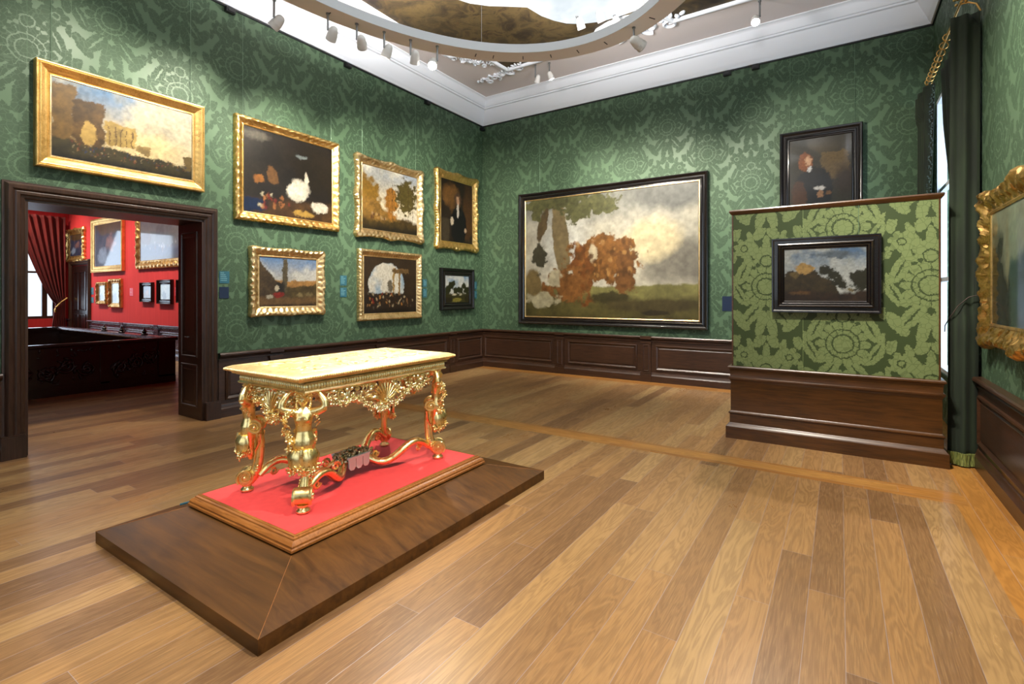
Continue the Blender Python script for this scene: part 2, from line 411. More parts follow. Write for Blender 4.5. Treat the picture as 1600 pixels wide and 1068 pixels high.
def window_unit(name, length, z0, z1, loc, rz, nx=2, t=.07):
    mb = MB()
    mb.box(0, t, .1, .2, z0, z1); mb.box(length - t, length, .1, .2, z0, z1); mb.box(t, length - t, .1, .2, z0, z0 + t); mb.box(t, length - t, .1, .2, z1 - t, z1)
    for i in range(1, nx): mb.box(length * i / nx - .03, length * i / nx + .03, .11, .19, z0 + t, z1 - t)
    for zz in (z0 + (z1 - z0) * .33, z0 + (z1 - z0) * .66): mb.box(t, length - t, .12, .18, zz - .025, zz + .025)
    o = struct(mb.build(name, M_WHITE), loc, rz)
    g = MB().box(t, length - t, .145, .15, z0 + t, z1 - t).build('pane', M_GLASS, o); g['kind'] = 'structure'
    return o
window_unit('window_1', 2.33, WZ0, WZ1, (RW - .085, -.12, 0), -PI / 2, 1, .05)
window_unit('window_2', 3.2, WZ0, WZ1, (RW, -6.6, 0), -PI / 2, 3)
window_unit('added_window', 5.4, .9, 3.9, (6.4, -RL, 0), PI, 4)  # unseen near-wall window, added to go with the fill from behind

# cornice: one swept plaster moulding round the room
prof = [(0, 5.075), (.035, 5.075), (.045, 5.10), (.06, 5.115), (.075, 5.15), (.17, 5.30), (.185, 5.335), (.215, 5.345), (.215, 5.37), (.235, 5.375), (.25, 5.40), (.27, 5.47), (.30, 5.505), (.33, 5.515), (.33, RH + .001)]
ring_ = []
for (cx, cy, sx, sy) in ((0, 0, 1, -1), (RW, 0, -1, -1), (RW, -RL, -1, 1), (0, -RL, 1, 1)):
    ring_.append([(cx + sx * d, cy + sy * d, z) for d, z in prof])
c_ = struct(MB().grid(ring_, None, True, False).build('trim_1', M_WHITE, smooth=35))
# thin black strip standing in for the shadow gap under the cornice
ring_ = []
for (cx, cy, sx, sy) in ((0, 0, 1, -1), (RW, 0, -1, -1), (RW, -RL, -1, 1), (0, -RL, 1, 1)):
    ring_.append([(cx + sx * d, cy + sy * d, z) for d, z in ((0, 5.055), (.018, 5.055), (.018, 5.076), (0, 5.076))])
struct(MB().grid(ring_, None, True, True).build('trim_2', M_BLACK))

# wainscot
def sweep_rect(mb, x0, x1, z0, z1, prof, y0=0.0):
    """mitred moulding round a rectangle; prof = (inset, out)"""
    P = []
    for (cx, cz, sx, sz) in ((x0, z0, 1, 1), (x1, z0, -1, 1), (x1, z1, -1, -1), (x0, z1, 1, -1)):
        P.append([(cx + sx * i, y0 - o, cz + sz * i) for i, o in prof])
    mb.grid(P, None, True, False)
RAILP = [(.03, .690), (.045, .695), (.045, .712), (.035, .722), (.05, .735), (.062, .745), (.075, .755), (.075, .772), (.066, .785), (0, .785)]
BASEP = [(.0, 0), (.062, 0), (.062, .105), (.055, .115), (.045, .135), (.040, .155), (.03, .162)]
def wainscot(name, x0, x1, pil, loc, rz, mat=M_WOOD, pw=.17):
    mb = MB(); base = .03
    mb.box(x0, x1, -base, 0, 0, .70)
    mb.grid([[(x, -d, z) for d, z in RAILP] for x in (x0, x1)]); mb.grid([[(x, -d, z) for d, z in BASEP] for x in (x0, x1)])
    edges = [x0] + sorted(pil) + [x1]
    for p in pil:
        mb.box(p - pw / 2, p + pw / 2, -base - .028, -base + .001, .0, .70)
        for dz0, dz1, dd in ((0, .13, .045), (.13, .16, .034), (.66, .695, .036), (.735, .786, .05)):
            mb.box(p - pw / 2 - .012, p + pw / 2 + .012, -base - dd, -.01, dz0, dz1)
        sweep_rect(mb, p - pw / 2 + .03, p + pw / 2 - .03, .18, .64, [(0, 0), (.006, .008), (.014, .008), (.02, -.001)], -base - .028)
    for i in range(len(edges) - 1):
        a = edges[i] + (pw / 2 if i > 0 else 0) + .075; b_ = edges[i + 1] - (pw / 2 if i < len(edges) - 2 else 0) - .075
        if b_ - a < .15: continue
        sweep_rect(mb, a, b_, .205, .635, [(0, 0), (.006, .018), (.018, .022), (.028, .012), (.036, .006), (.045, -.002)], -base)
        sweep_rect(mb, a + .05, b_ - .05, .255, .585, [(0, 0), (.012, .008), (.02, .008)], -base)
        mb.box(a + .068, b_ - .068, -base - .008, -base, .273, .567)
    return struct(mb.build(name, mat, smooth=30), loc, rz)
wainscot('trim_3', 0, RW, [1.87, 3.55, 5.23, 6.9], (0, 0, 0), 0)
wainscot('trim_4', RL + DY1 + .165, RL, [RL - 2.88, RL - 1.05, RL - 4.7], (0, -RL, 0), PI / 2)
wainscot('trim_5', 0, RL + DY0 - .155, [1.5, 3.2], (0, -RL, 0), PI / 2)
wainscot('trim_6', 2.72, RL, [4.55, 6.4, 8.3, 10], (RW, 0, 0), -PI / 2)

# doorway casing and lined reveal
cas = MB(); cw = .155
P = []
cp = [(0, 0), (0, .025), (.012, .038), (.03, .042), (.04, .055), (.062, .058), (.075, .05), (.09, .066), (.118, .07), (.13, .058), (.14, .03), (.155, .028), (.155, 0)]
x0, x1 = RL + DY0, RL + DY1
for (px, pz, sx, sz) in ((x0, .20, -1, 0), (x0, DZ, -1, 1), (x1, DZ, 1, 1), (x1, .20, 1, 0)):
    P.append([(px + sx * i, -o * 1.0, pz + sz * i) for i, o in cp])
cas.grid(P)
for sx, px in ((-1, x0), (1, x1)):
    a, b_ = sorted((px, px + sx * .168)); cas.box(a, b_, -.082, 0, 0, .20); cas.box(a + .004, b_ - .004, -.076, 0, .20, .215)
struct(cas.build('trim_7', M_WOODV, smooth=35), (0, -RL, 0), PI / 2)
rev = MB()
for px, s in ((x0, 1), (x1, -1)):
    a, b_ = sorted((px, px + s * .022)); rev.box(a, b_, -.02, T + .02, 0, DZ)
    # raised panels in the reveal
    for z0_, z1_ in ((.14, .66), (.74, 2.26)):
        Q = []
        for (cy, cz, sy, sz) in ((.09, z0_, 1, 1), (T - .06, z0_, -1, 1), (T - .06, z1_, -1, -1), (.09, z1_, 1, -1)):
            Q.append([(px + s * (.022 + o), cy + sy * i, cz + sz * i) for i, o in ((0, 0), (.006, .01), (.018, .012), (.026, .002), (.05, .001), (.062, .007), (.075, .007))])
        rev.grid(Q, None, True, False)
rev.box(x0, x1, -.02, T + .02, DZ - .022, DZ)
rv = struct(rev.build('trim_8', M_WOODV, smooth=30), (0, -RL, 0), PI / 2)
hk = MB(); hk.tube([(x1 - .022, .30, .985), (x1 - .05, .30, .985)], .006, 8); hk.tube([(x1 - .05, .34, .985), (x1 - .05, .27, .982)], [.007, .005], 8)
h_ = hk.build('door_handle', M_STEM, rv, smooth=40); h_['kind'] = 'structure'

# ------------------------------------------------------------------ ceiling decoration
def mirror4(q):  # q: outline of the back-left quarter from the back centre to the left centre
    cx, cy = 3.7, -5.85
    r1 = [(2 * cx - x, y) for x, y in reversed(q)]
    top = r1 + q
    bot = [(x, 2 * cy - y) for x, y in reversed(top)]
    out = []
    for p in top + bot:
        if not out or (abs(p[0] - out[-1][0]) + abs(p[1] - out[-1][1])) > 1e-4: out.append(p)
    return out
qpanel = [(3.7, -1.62), (3.5, -1.60), (3.30, -1.52), (3.18, -1.38), (3.09, -1.15), (2.5, -1.15), (1.9, -1.15), (1.40, -1.15), (1.38, -1.35), (1.37, -1.60), (1.28, -1.85), (1.1, -2.02), (.86, -2.10), (.85, -3.2), (.85, -4.4), (.85, -5.85)]
qsky = [(3.7, -1.70), (3.42, -1.72), (3.15, -1.82), (2.98, -1.95), (2.86, -2.12), (2.77, -2.32), (2.71, -2.62), (2.50, -2.78), (2.28, -2.94), (2.10, -3.13), (1.98, -3.36), (1.88, -3.7), (1.8, -4.2), (1.76, -5), (1.75, -5.85)]
pan = mirror4(qpanel); sky_oval = mirror4(qsky)
struct(MB().prism(pan, RH - .012, RH + .02).build('ceiling', M_PAINTC))
struct(MB().prism(sky_oval, RH - .024, RH + .01).build('ceiling', M_SKYGLOW))  # painted sky oval, brightness put in as emission
mo = MB(); n = len(pan)
pts = [Vector((x, y, RH - .01)) for x, y in pan]
for i in range(n):
    a, b_ = pts[i], pts[(i + 1) % n]
    mo.tube([a, b_], .042, 8); mo.ball(a, .042, None, 8, 6)
for i in range(n):   # second finer bead outside
    a, b_ = pts[i], pts[(i + 1) % n]
    d = (b_ - a).normalized(); nn = Vector((d.y, -d.x, 0)) * -.075
    c0 = Vector((3.7, -5.85, RH)); 
    if (a + nn - c0).length < (a - c0).length: nn = -nn
    mo.tube([a + nn + Vector((0, 0, .006)), b_ + nn + Vector((0, 0, .006))], .014, 6)
struct(mo.build('trim_9', M_WHITE, smooth=50))

random.seed(7)
def spiral(c, r0, r1, turns, a0, ax=(1, 0, 0), ay=(0, 0, 1), n=26, lift=(0, 0, 0)):
    c = Vector(c); ax = Vector(ax); ay = Vector(ay); out = []
    for i in range(n):
        t = i / (n - 1); r = r0 + (r1 - r0) * t ** .85; a = a0 + turns * 2 * PI * t
        out.append(c + ax * math.cos(a) * r + ay * math.sin(a) * r + Vector(lift) * t)
    return out
def leafy(mb, pts, size, flat=.45, M=None, seed=0):
    rn = random.Random(seed)
    for p in pts:
        R = Matrix.Rotation(rn.uniform(0, 2 * PI), 3, 'Z') @ Matrix.Rotation(rn.uniform(-.7, .7), 3, 'X')
        mb.ball(p, (size * rn.uniform(.7, 1.3), size * rn.uniform(.35, .6), size * flat), M, 7, 4, R)
st = MB(); Z = RH - .015
def stucco(cx, cy, ang, s):
    R = Matrix.Translation((cx, cy, Z)) @ Matrix.Rotation(ang, 4, 'Z') @ Matrix.Scale(s, 4)
    for sg in (-1, 1):
        pts = spiral((sg * .20, -.02, 0), .12, .02, sg * 1.3, PI / 2, (1, 0, 0), (0, 1, 0)); st.tube(pts, [.028 * (1 - .5 * i / 25) for i in range(26)], 6, R)
        pts = spiral((sg * .42, .03, 0), .09, .015, -sg * 1.2, -PI / 2, (1, 0, 0), (0, 1, 0)); st.tube(pts, [.022 * (1 - .5 * i / 25) for i in range(26)], 6, R)
        leafy(st, [(sg * (.10 + k * .06), -.12 + .03 * math.sin(k * 2), 0) for k in range(9)], .045, .5, R, k_ if False else 3)
        for k in range(5): st.tube([(sg * .02 * k, 0, 0), (sg * (.03 + .035 * k), -.13 + .008 * k * k, .0)], [.02, .012], 6, R)
    st.ball((0, -.02, 0), (.06, .05, .04), R)
stucco(1.22, -1.02, math.radians(-12), .95); stucco(1.02, -1.75, math.radians(60), .7)
stucco(3.7, -1.12, 0, 1.35); stucco(6.18, -1.02, math.radians(12), .95)
struct(st.build('trim_10', M_WHITE, smooth=60))

# ------------------------------------------------------------------ lighting ring
RC = (3.7, -5.85); RA, RB, RWD, RZ = 2.35, 3.30, .27, 4.65
def rp(a, off, z): 
    x, y = RA * math.cos(a), RB * math.sin(a); nx, ny = math.cos(a) / RA, math.sin(a) / RB; l = math.hypot(nx, ny)
    return (RC[0] + x - nx / l * off, RC[1] + y - ny / l * off, z)
ring = thing('lighting_ring', 'large oval white lighting ring hung below the ceiling, spotlights under it', 'light fitting', (RC[0], RC[1], RZ))
NR = 128; off_ = Vector((-RC[0], -RC[1], -RZ)); TM = Matrix.Translation(off_)
MB().grid([[rp(2 * PI * i / NR, o, z) for o, z in ((0, RZ + .001), (0, RZ + .11), (RWD, RZ + .11), (RWD, RZ + .001))] for i in range(NR)], TM, True, True).build('ring_channel', M_RING, ring, smooth=30)
MB().grid([[rp(2 * PI * i / NR, o, z) for o, z in ((.004, RZ), (.004, RZ + .004), (RWD - .004, RZ + .004), (RWD - .004, RZ))] for i in range(NR)], TM, True, True).build('ring_underside', M_RINGUNDER, ring, smooth=30)
def ring_angle(x, y): return math.atan2((y - RC[1]) / RB, (x - RC[0]) / RA)
for (x, y) in ((2.352, -3.417), (2.506, -3.233), (2.819, -2.987), (3.155, -2.81), (3.518, -2.737), (3.912, -2.752), (1.35, -4.95), (4.6, -2.95)):
    a = ring_angle(x, y); p = Vector(rp(a, .09, RZ - .002)) + off_; q = Vector(rp(a, .17, RZ - .002)) + off_
    MB().tube([p, q], .006, 6).build('slot', M_SLOT, ring)
for (a) in (ring_angle(2.45, -3.45), ring_angle(4.3, -3.2), ring_angle(1.45, -5.2), ring_angle(1.2, -6.5), ring_angle(5.9, -4.0), ring_angle(5.9, -7.6)):
    p = Vector(rp(a, RWD / 2, RZ + .1)) + off_
    MB().tube([p, p + Vector((0, 0, RH - RZ - .115))], .0022, 5).build('suspension_wire', M_STEM, ring)

def spotlight(mount, aim, label, stem=.19, power=448, cone=45, group='spotlights under the oval ring', hot=False, s=1.0, col=(1, .92, .79), lit=True, rs=None):
    t = thing('spotlight', label, 'spotlight', mount, 0, group)
    MB().tube([(0, 0, -stem), (0, 0, 0)], .0125, 10).lathe([(0, 0), (.02, 0), (.02, -.012), (0, -.012)], 12).build('stem', M_STEM, t, smooth=40)
    aimv = (Vector(aim) - Vector(mount)).normalized()
    sidev = aimv.cross(Vector((0, 0, 1))).normalized()
    pc = Vector((0, 0, -stem + .012)); hc = pc + sidev * .055 * s + Vector((0, 0, -.035))
    R = aimv.to_track_quat('-Z', 'Y').to_matrix().to_4x4()
    M = Matrix.Translation(hc) @ R @ Matrix.Scale(s, 4)
    MB().tube([pc, hc], .009, 8).build('bracket', M_STEM, t)
    pr = [(0, .085), (.018, .084), (.034, .074), (.044, .055), (.050, .03), (.055, -.01), (.058, -.05), (.059, -.075), (.056, -.075), (.054, -.068)]
    h = MB().lathe(pr, 22, M); 
    for zz in (-.055, -.012): h.lathe([(.0585, zz), (.0605, zz - .003), (.0585, zz - .006)], 22, M)
    h.build('lamp_head', M_LAMP, t, smooth=40)
    MB().lathe([(0, -.068), (.0535, -.068), (.0535, -.070), (0, -.070)], 20, M).build('lens', M_LENSHOT if hot else M_LENS, t)
    if lit:
        d = bpy.data.lights.new('spot_beam', 'SPOT'); d.energy = power; d.spot_size = math.radians(cone); d.spot_blend = 1.0; d.color = col; d.shadow_soft_size = .045
        o = bpy.data.objects.new('spot_beam', d); COL.objects.link(o); o.parent = t
        o.location = hc + aimv * .085 * s
        o.rotation_euler = aimv.to_track_quat('-Z', 'Y').to_euler()
    return t
WARM = (1, .84, .64)
spotlight((1.30, -5.50, RZ), (0, -6.0, 3.5), 'grey spotlight furthest left under the ring, cut by the top of the photo', power=170, cone=84)
spotlight((1.56, -5.02, RZ), (0, -4.6, 3.35), 'grey spotlight second from left under the ring, tipped sideways with a lit rim', power=300, cone=74)
spotlight((1.66, -4.70, RZ), (0, -2.9, 3.3), 'grey spotlight third from left under the ring, lit rim at its lower edge', power=350, cone=66)
spotlight((1.79, -4.40, RZ), (0, -4.5, 1.5), 'grey spotlight fourth from left under the ring, head pointing away', power=260, cone=60)
spotlight((1.92, -4.09, RZ), (0, -2.6, 1.6), 'grey spotlight fifth from left under the ring, beside the glaring one', power=290, cone=58)
spotlight((2.09, -3.79, RZ), (3.6, -6.25, 1.0), 'glaring white spotlight under the ring, pointing at the gilded table', power=520, cone=30, hot=True)
spotlight((4.33, -2.86, RZ), (6.15, 0, 3.3), 'grey spotlight under the right side of the ring, head turned to the right', power=330, cone=62, s=1.15)
G2 = 'spotlights fixed to the ceiling'
spotlight((2.17, -1.0, RH - .03), (3.0, 0, 2.3), 'small spotlight on the back ceiling edge, right one of a close pair with lit rim', stem=.22, power=179, cone=60, group=G2, s=.85)
spotlight((1.93, -1.07, RH - .03), (.5, -.2, 2.3), 'small spotlight on the back ceiling edge, left one of a close pair', stem=.22, power=110, cone=60, group=G2, s=.85)
spotlight((5.45, -1.03, RH - .03), (5.9, -4.6, .6), 'single spotlight on the ceiling at right, round lit lens facing the room', stem=.22, power=270, cone=60, group=G2, hot=True, s=.95)
spotlight((3.20, -2.05, RH - .03), (3.4, -.1, 2.6), 'white spotlight against the bright ceiling, seen inside the ring, head hanging down', stem=.10, power=179, cone=60, group=G2)
spotlight((3.48, -1.98, RH - .03), (3.9, -.1, 2.4), 'white spotlight against the bright ceiling, beside the left one inside the ring', stem=.05, power=179, cone=60, group=G2)
spotlight((3.66, -1.78, RH - .03), (4.5, -.1, 2.4), 'white spotlight half hidden behind the right part of the ring', stem=.10, power=135, cone=60, group=G2)
spotlight((4.08, -2.0, RH - .03), (4.6, -.1, 2.4), 'white spotlight at the top edge of the photo inside the ring', stem=.10, power=135, cone=60, group=G2)
# bare spot lights added along the ring, without lamp fittings
spot('added_ring_spot', (1.32, -6.6, 4.45), (0, -6.8, 3.45), 100, 84)
spot('added_ring_spot', (1.30, -6.2, 4.45), (0, -6.6, 2.2), 80, 60)
spot('added_ring_spot', (1.35, -7.6, 4.45), (0, -8.4, 2.6), 90, 80)
spot('added_ring_spot', (1.75, -3.8, 4.45), (0, -.95, 3.3), 280, 58)
spot('added_ring_spot', (1.95, -3.6, 4.45), (0, -.9, 1.5), 240, 50)
spot('added_ring_spot', (3.1, -2.9, 4.5), (1.8, 0, 2.6), 300, 80)
spot('added_ring_spot', (3.5, -2.8, 4.5), (3.6, 0, 2.5), 320, 80)
spot('added_ring_spot', (5.6, -5.0, 4.5), (6.25, -2.95, 1.55), 380, 52)
spot('added_ring_spot', (5.9, -5.2, 4.5), (7.4, -4.3, 2.6), 560, 86)
spot('added_ring_spot', (5.6, -8.2, 4.5), (3.6, -6.4, .9), 300, 34)
spot('added_ring_spot', (2.9, -9.0, 4.5), (3.45, -6.3, .9), 240, 32)
spot('added_ring_spot', (5.8, -6.5, 4.5), (5.8, -6.9, 0), 520, 100, blend=1)
spot('added_ring_spot', (2.6, -8.6, 4.5), (3.2, -8.9, 0), 280, 100, blend=1)
spot('added_ring_spot', (5.0, -3.2, 4.5), (3.6, -2.2, 0), 90, 80, blend=1)

# ================================================================== PAINTINGS
def lin(c):
    c = np.array(c, dtype=float) / 255; return np.where(c <= .04045, c / 12.92, ((c + .055) / 1.055) ** 2.4)
class Paint:
    """small numpy canvas; u,v in 0..1 (v up). Only soft generic shapes."""
    def __init__(s, w, h, res, seed):
        s.nx = max(8, int(w * res)); s.ny = max(8, int(h * res)); s.w = w; s.h = h
        s.u, s.v = np.meshgrid(np.linspace(0, 1, s.nx + 1), np.linspace(0, 1, s.ny + 1)); s.rg = np.random.RandomState(seed)
        s.c = np.zeros(s.u.shape + (3,)); s.asp = w / h
    def n1(s, sx, sy=None):
        sy = sy or max(2, int(sx / s.asp) + 1); sx = int(sx); sy = int(sy)
        g = s.rg.rand(sy + 2, sx + 2); x = s.u * sx; y = s.v * sy
        i = np.minimum(x.astype(int), sx - 1); j = np.minimum(y.astype(int), sy - 1); fx = x - i; fy = y - j; fx = fx * fx * (3 - 2 * fx); fy = fy * fy * (3 - 2 * fy)
        return (g[j, i] * (1 - fx) + g[j, i + 1] * fx) * (1 - fy) + (g[j + 1, i] * (1 - fx) + g[j + 1, i + 1] * fx) * fy
    def fbm(s, f, oc=5, sy=None):
        r = 0; a = .5; 
        for k in range(oc): r = r + a * s.n1(f * 2 ** k, None if sy is None else sy * 2 ** k); a *= .55
        return r / (1 - .55 ** oc) * .9
    def fill(s, c): s.c[:] = lin(c); return s
    def mix(s, m, c):
        m = np.clip(m, 0, 1)[..., None]; s.c = s.c * (1 - m) + (lin(c) if not isinstance(c, np.ndarray) else c) * m; return s
    def sky(s, top, bot, cloud, v0=.3, f=3, amt=.9):
        t = np.clip((s.v - v0) / (1 - v0), 0, 1)[..., None]; s.c = lin(bot) * (1 - t) + lin(top) * t
        n = s.fbm(f, 5); s.mix(np.clip((n - .42) * 5, 0, 1) * amt, cloud); n2 = s.fbm(f * 1.6, 5); s.mix(np.clip((n2 - .5) * 4, 0, 1) * .5, tuple(int(x * .8) for x in cloud)); return s
    def blob(s, cx, cy, rx, ry, c, rag=.25, f=14, soft=.12, ang=0, tex=.25):
        du = (s.u - cx) * s.asp; dv = s.v - cy; ca, sa = math.cos(ang), math.sin(ang)
        X = (du * ca + dv * sa) / (rx * s.asp); Y = (dv * ca - du * sa) / ry
        d = 1 - np.sqrt(X * X + Y * Y) + (s.fbm(f, 4) - .45) * rag * 2
        m = np.clip(d / soft, 0, 1); t = (s.fbm(f * 1.5, 3) - .45) * tex * 2
        col = lin(c) * (1 + t[..., None]); return s.mix(m, np.clip(col, 0, 1))
    def land(s, hfun, c, soft=.02, tex=.5, f=10):
        m = np.clip((hfun(s.u) + (s.n1(40, 2) - .5) * .02 - s.v) / soft, 0, 1); t = (s.fbm(f, 5) - .45) * tex * 2
        return s.mix(m, np.clip(lin(c) * (1 + t[..., None]), 0, 1))
    def bar(s, u0, u1, v0, v1, c, soft=.006, tex=.3, rag=0):
        k = (s.fbm(22, 3) - .45) * rag
        m = np.clip(np.minimum(np.minimum(s.u - u0 + k, u1 - s.u + k) * s.asp, np.minimum(s.v - v0 + k, v1 - s.v + k)) / soft, 0, 1)
        t = (s.fbm(16, 4) - .45) * tex * 2; return s.mix(m, np.clip(lin(c) * (1 + t[..., None]), 0, 1))
    def speck(s, n, u0, u1, v0, v1, cols, r=.012):
        for _ in range(n):
            cu = s.rg.uniform(u0, u1); cv = s.rg.uniform(v0, v1); c = cols[s.rg.randint(len(cols))]; rr = r * s.rg.uniform(.5, 1.4)
            m = np.clip((1 - np.sqrt(((s.u - cu) * s.asp) ** 2 + ((s.v - cv) * .7) ** 2) / rr) * 2, 0, 1); s.mix(m * .85, c)
        return s
    def mesh(s, name, parent, y, x0, z0, mat):
        n, m = s.nx + 1, s.ny + 1
        # loose brushwork: every outline is broken up by a small irregular displacement
        for amp, fr in ((.013, 14), (.007, 36)):
            a_ = amp * min(1.0, .9 / s.h) ; ju = (s.fbm(fr, 3) - .45) * 2; jv = (s.fbm(fr, 3) - .45) * 2
            iu = np.clip(((s.u + ju * a_ * 2.4 / s.asp) * s.nx).round().astype(int), 0, s.nx); iv = np.clip(((s.v + jv * a_ * 2.4) * s.ny).round().astype(int), 0, s.ny); s.c = s.c[iv, iu]
        s.c = np.clip(s.c * .5 * (1 + ((s.fbm(45, 3) - .45) * .7)[..., None]), 0, 1)
        X = x0 + s.u * s.w; Zz = z0 + s.v * s.h
        V = np.stack([X, np.full_like(X, y), Zz], -1).reshape(-1, 3)
        i, j = np.meshgrid(np.arange(s.nx), np.arange(s.ny)); a = (j * n + i).ravel(); F = np.stack([a, a + 1, a + n + 1, a + n], -1)
        me = bpy.data.meshes.new(name); nf = len(F)
        me.vertices.add(len(V) + 4); b0 = len(V)
        # a thin panel behind the painted face gives the canvas its thickness
        back = np.array([[x0, y + .02, z0], [x0 + s.w, y + .02, z0], [x0 + s.w, y + .02, z0 + s.h], [x0, y + .02, z0 + s.h]])
        me.vertices.foreach_set('co', np.concatenate([V, back]).ravel().astype(np.float32))
        me.loops.add(nf * 4 + 4); me.loops.foreach_set('vertex_index', np.concatenate([F.ravel(), [b0 + 3, b0 + 2, b0 + 1, b0]]).astype(np.int32))
        me.polygons.add(nf + 1); me.polygons.foreach_set('loop_start', (np.arange(nf + 1) * 4).astype(np.int32))
        me.update(calc_edges=True)
        ca = me.color_attributes.new('paint', 'FLOAT_COLOR', 'POINT'); cc = np.ones((len(V) + 4, 4), np.float32); cc[:len(V), :3] = s.c.reshape(-1, 3)
        ca.data.foreach_set('color', cc.ravel()); me.materials.append(mat)
        o = bpy.data.objects.new(name, me); COL.objects.link(o); o.parent = parent; return o

def frame_mesh(w, h, fw, prof, orn=None, step=.010, cart=0.0, seed=1, cart_mid=True):
    """mitred frame; prof = [(0..1 across from inner to outer, depth out of wall)], orn(t, L, k, n) -> (out, outward) displacement, carved"""
    mb = MB(); hw, hh = w / 2, h / 2
    segs = [((-hw, -hh), (1, 0), w, (0, -1)), ((hw, -hh), (0, 1), h, (1, 0)), ((hw, hh), (-1, 0), w, (0, 1)), ((-hw, hh), (0, -1), h, (-1, 0))]
    rows = []
    for si, ((sx, sz), (dx, dz), L, (nx, nz)) in enumerate(segs):
        n = max(2, int(L / step)) if orn or cart else 1
        for i in range(n):
            t = i / n; row = []
            for k, (c, d) in enumerate(prof):
                inset = (1 - c) * fw
                tt = inset + t * (L - 2 * inset)
                o_, q_ = (orn(tt, L, c, si) if orn else (0, 0))
                e = 0
                if cart:
                    for cc, ww in (((0, .16), (L, .16)) + (((L / 2, .11),) if cart_mid else ())):
                        e += math.exp(-((tt - cc) / ww) ** 2) * cart
                    e *= max(0, c - .5) * 2
                px = sx + dx * tt - nx * inset + nx * (q_ + e); pz = sz + dz * tt - nz * inset + nz * (q_ + e)
                row.append((px, -(d + o_ + (e * .5 if 0 < c < 1 else 0)), pz))
            rows.append(row)
    mb.grid(rows, None, True, False)
    return mb
def carve(p, amp, out, seed=0):
    def f(t, L, c, si):
        if c <= .12 or c >= .995: 
            return (0, (abs(math.sin(PI * t / p)) - .5) * out if c >= .995 else 0)
        v = mnoise.noise(Vector((t * 22 + seed * 7 + si * 31, c * 5, seed)))
        v2 = mnoise.noise(Vector((t * 60 + seed * 7 + si * 31, c * 14, seed + 3)))
        a = math.sin(PI * (t / p + c * 1.5)) * math.cos(PI * (c * 2.2 + .1))
        return ((a * .5 + v * .6 + v2 * .5) * amp * (1 if .2 < c < .95 else .4), (abs(math.sin(PI * t / p)) - .5) * out if c > .85 else 0)
    return f
def bead(p, amp, lo, hi):
    return lambda t, L, c, si: ((abs(math.sin(PI * t / p)) * amp if lo < c < hi else mnoise.noise(Vector((t * 50, c * 9, si))) * amp * .25), 0)
def framed(loc, rz, w, h, fw, prof, label, paint, mat, orn=None, cart=0, slip=None, seed=1, res=115, group=None, cmat=None, step=.012, fww=None, wires=None, glaze=False):
    """loc = centre of the picture on the wall plane"""
    t = thing('framed_painting', label, 'painting', loc, rz, group)
    frame_mesh(w, h, fw, prof, orn, step, cart, seed).build('frame', mat, t, smooth=32)
    MB().box(-w / 2 + .015, w / 2 - .015, -.02, -.003, -h / 2 + .015, h / 2 - .015).build('backing_board', M_BLACK, t)
    iw, ih = w - 2 * fw, h - 2 * fw
    if slip:
        sw = slip[0]; sl = MB(); sweep_rect(sl, -iw / 2 - .004, iw / 2 + .004, -ih / 2 - .004, ih / 2 + .004, [(0, .0), (0, .012), (sw * .5, .014), (sw, .006), (sw, .0)], -.026)
        sl.build('slip', slip[1], t, smooth=30)
    P = Paint(iw, ih, res, seed); paint(P); P.mesh('canvas', t, -.030, -iw / 2, -ih / 2, cmat or M_CAN)
    if wires:
        for wx in wires: MB().tube([(wx, -.012, h / 2 - .02), (wx, -.008, wires_top - loc[2])], .0016, 5).build('hanging_wire', M_WIRE, t)
    return t
wires_top = 5.05

# --- painters: generic stand-ins, loose masses of colour only
def p_ruins(P):
    P.sky((84, 132, 176), (214, 190, 140), (232, 218, 180), .25, 3, .8)
    P.blob(.62, .35, .35, .35, (232, 206, 150), .4, 6, .6)
    P.bar(.34, .56, .28, .60, (176, 146, 76), .01, .5, .02)
    for k in range(5): P.bar(.36 + k * .042, .372 + k * .042, .28, .55, (110, 84, 40), .006)
    P.bar(0, .16, .1, .95, (120, 90, 40), .02, .8, .05); P.bar(.14, .34, .2, .80, (92, 66, 26), .02, .8, .05); P.blob(.235, .38, .05, .16, (196, 160, 84), .2, 8, .1)
    P.bar(.56, .66, .25, .36, (150, 124, 70), .01, .4, .02)
    P.land(lambda u: .26 - .05 * u + .02 * np.sin(u * 20), (60, 52, 24), .02, .9, 14)
    P.land(lambda u: .12 - .04 * u, (26, 22, 12), .08, .5); P.bar(.93, 1.0, .12, .36, (110, 90, 46), .01, .4, .01)
    P.speck(160, .1, .98, .10, .24, [(150, 110, 60), (60, 40, 24), (170, 150, 110), (120, 50, 34), (50, 60, 90)], .010)
def p_birds(P):
    P.fill((30, 24, 18)); P.mix(np.clip((P.fbm(4, 5) - .35) * 2, 0, 1) * .6, (56, 46, 34)); P.blob(.12, .92, .2, .07, (96, 90, 78), .5, 8, .5)
    P.blob(.8, .65, .3, .35, (34, 26, 14), .5, 10, .4); P.land(lambda u: .22 + .06 * u, (74, 50, 24), .1, .9, 10)
    P.blob(.60, .36, .15, .15, (226, 218, 196), .18, 9, .2, .3); P.blob(.68, .52, .03, .10, (216, 206, 184), .1, 9, .3); P.blob(.84, .18, .11, .075, (222, 212, 190), .2, 9, .25)
    P.blob(.30, .48, .06, .12, (110, 76, 40), .3, 12, .2, .4); P.blob(.16, .42, .06, .05, (150, 96, 40), .3, 12, .3); P.blob(.63, .80, .07, .035, (120, 128, 126), .3, 12, .3)
    P.blob(.06, .1, .2, .1, (16, 34, 66), .3, 8, .3); P.speck(26, .15, .5, .10, .24, [(190, 180, 150), (170, 110, 60), (120, 40, 30), (40, 30, 22)], .025); P.blob(.65, .08, .15, .04, (190, 150, 70), .4, 12, .4)
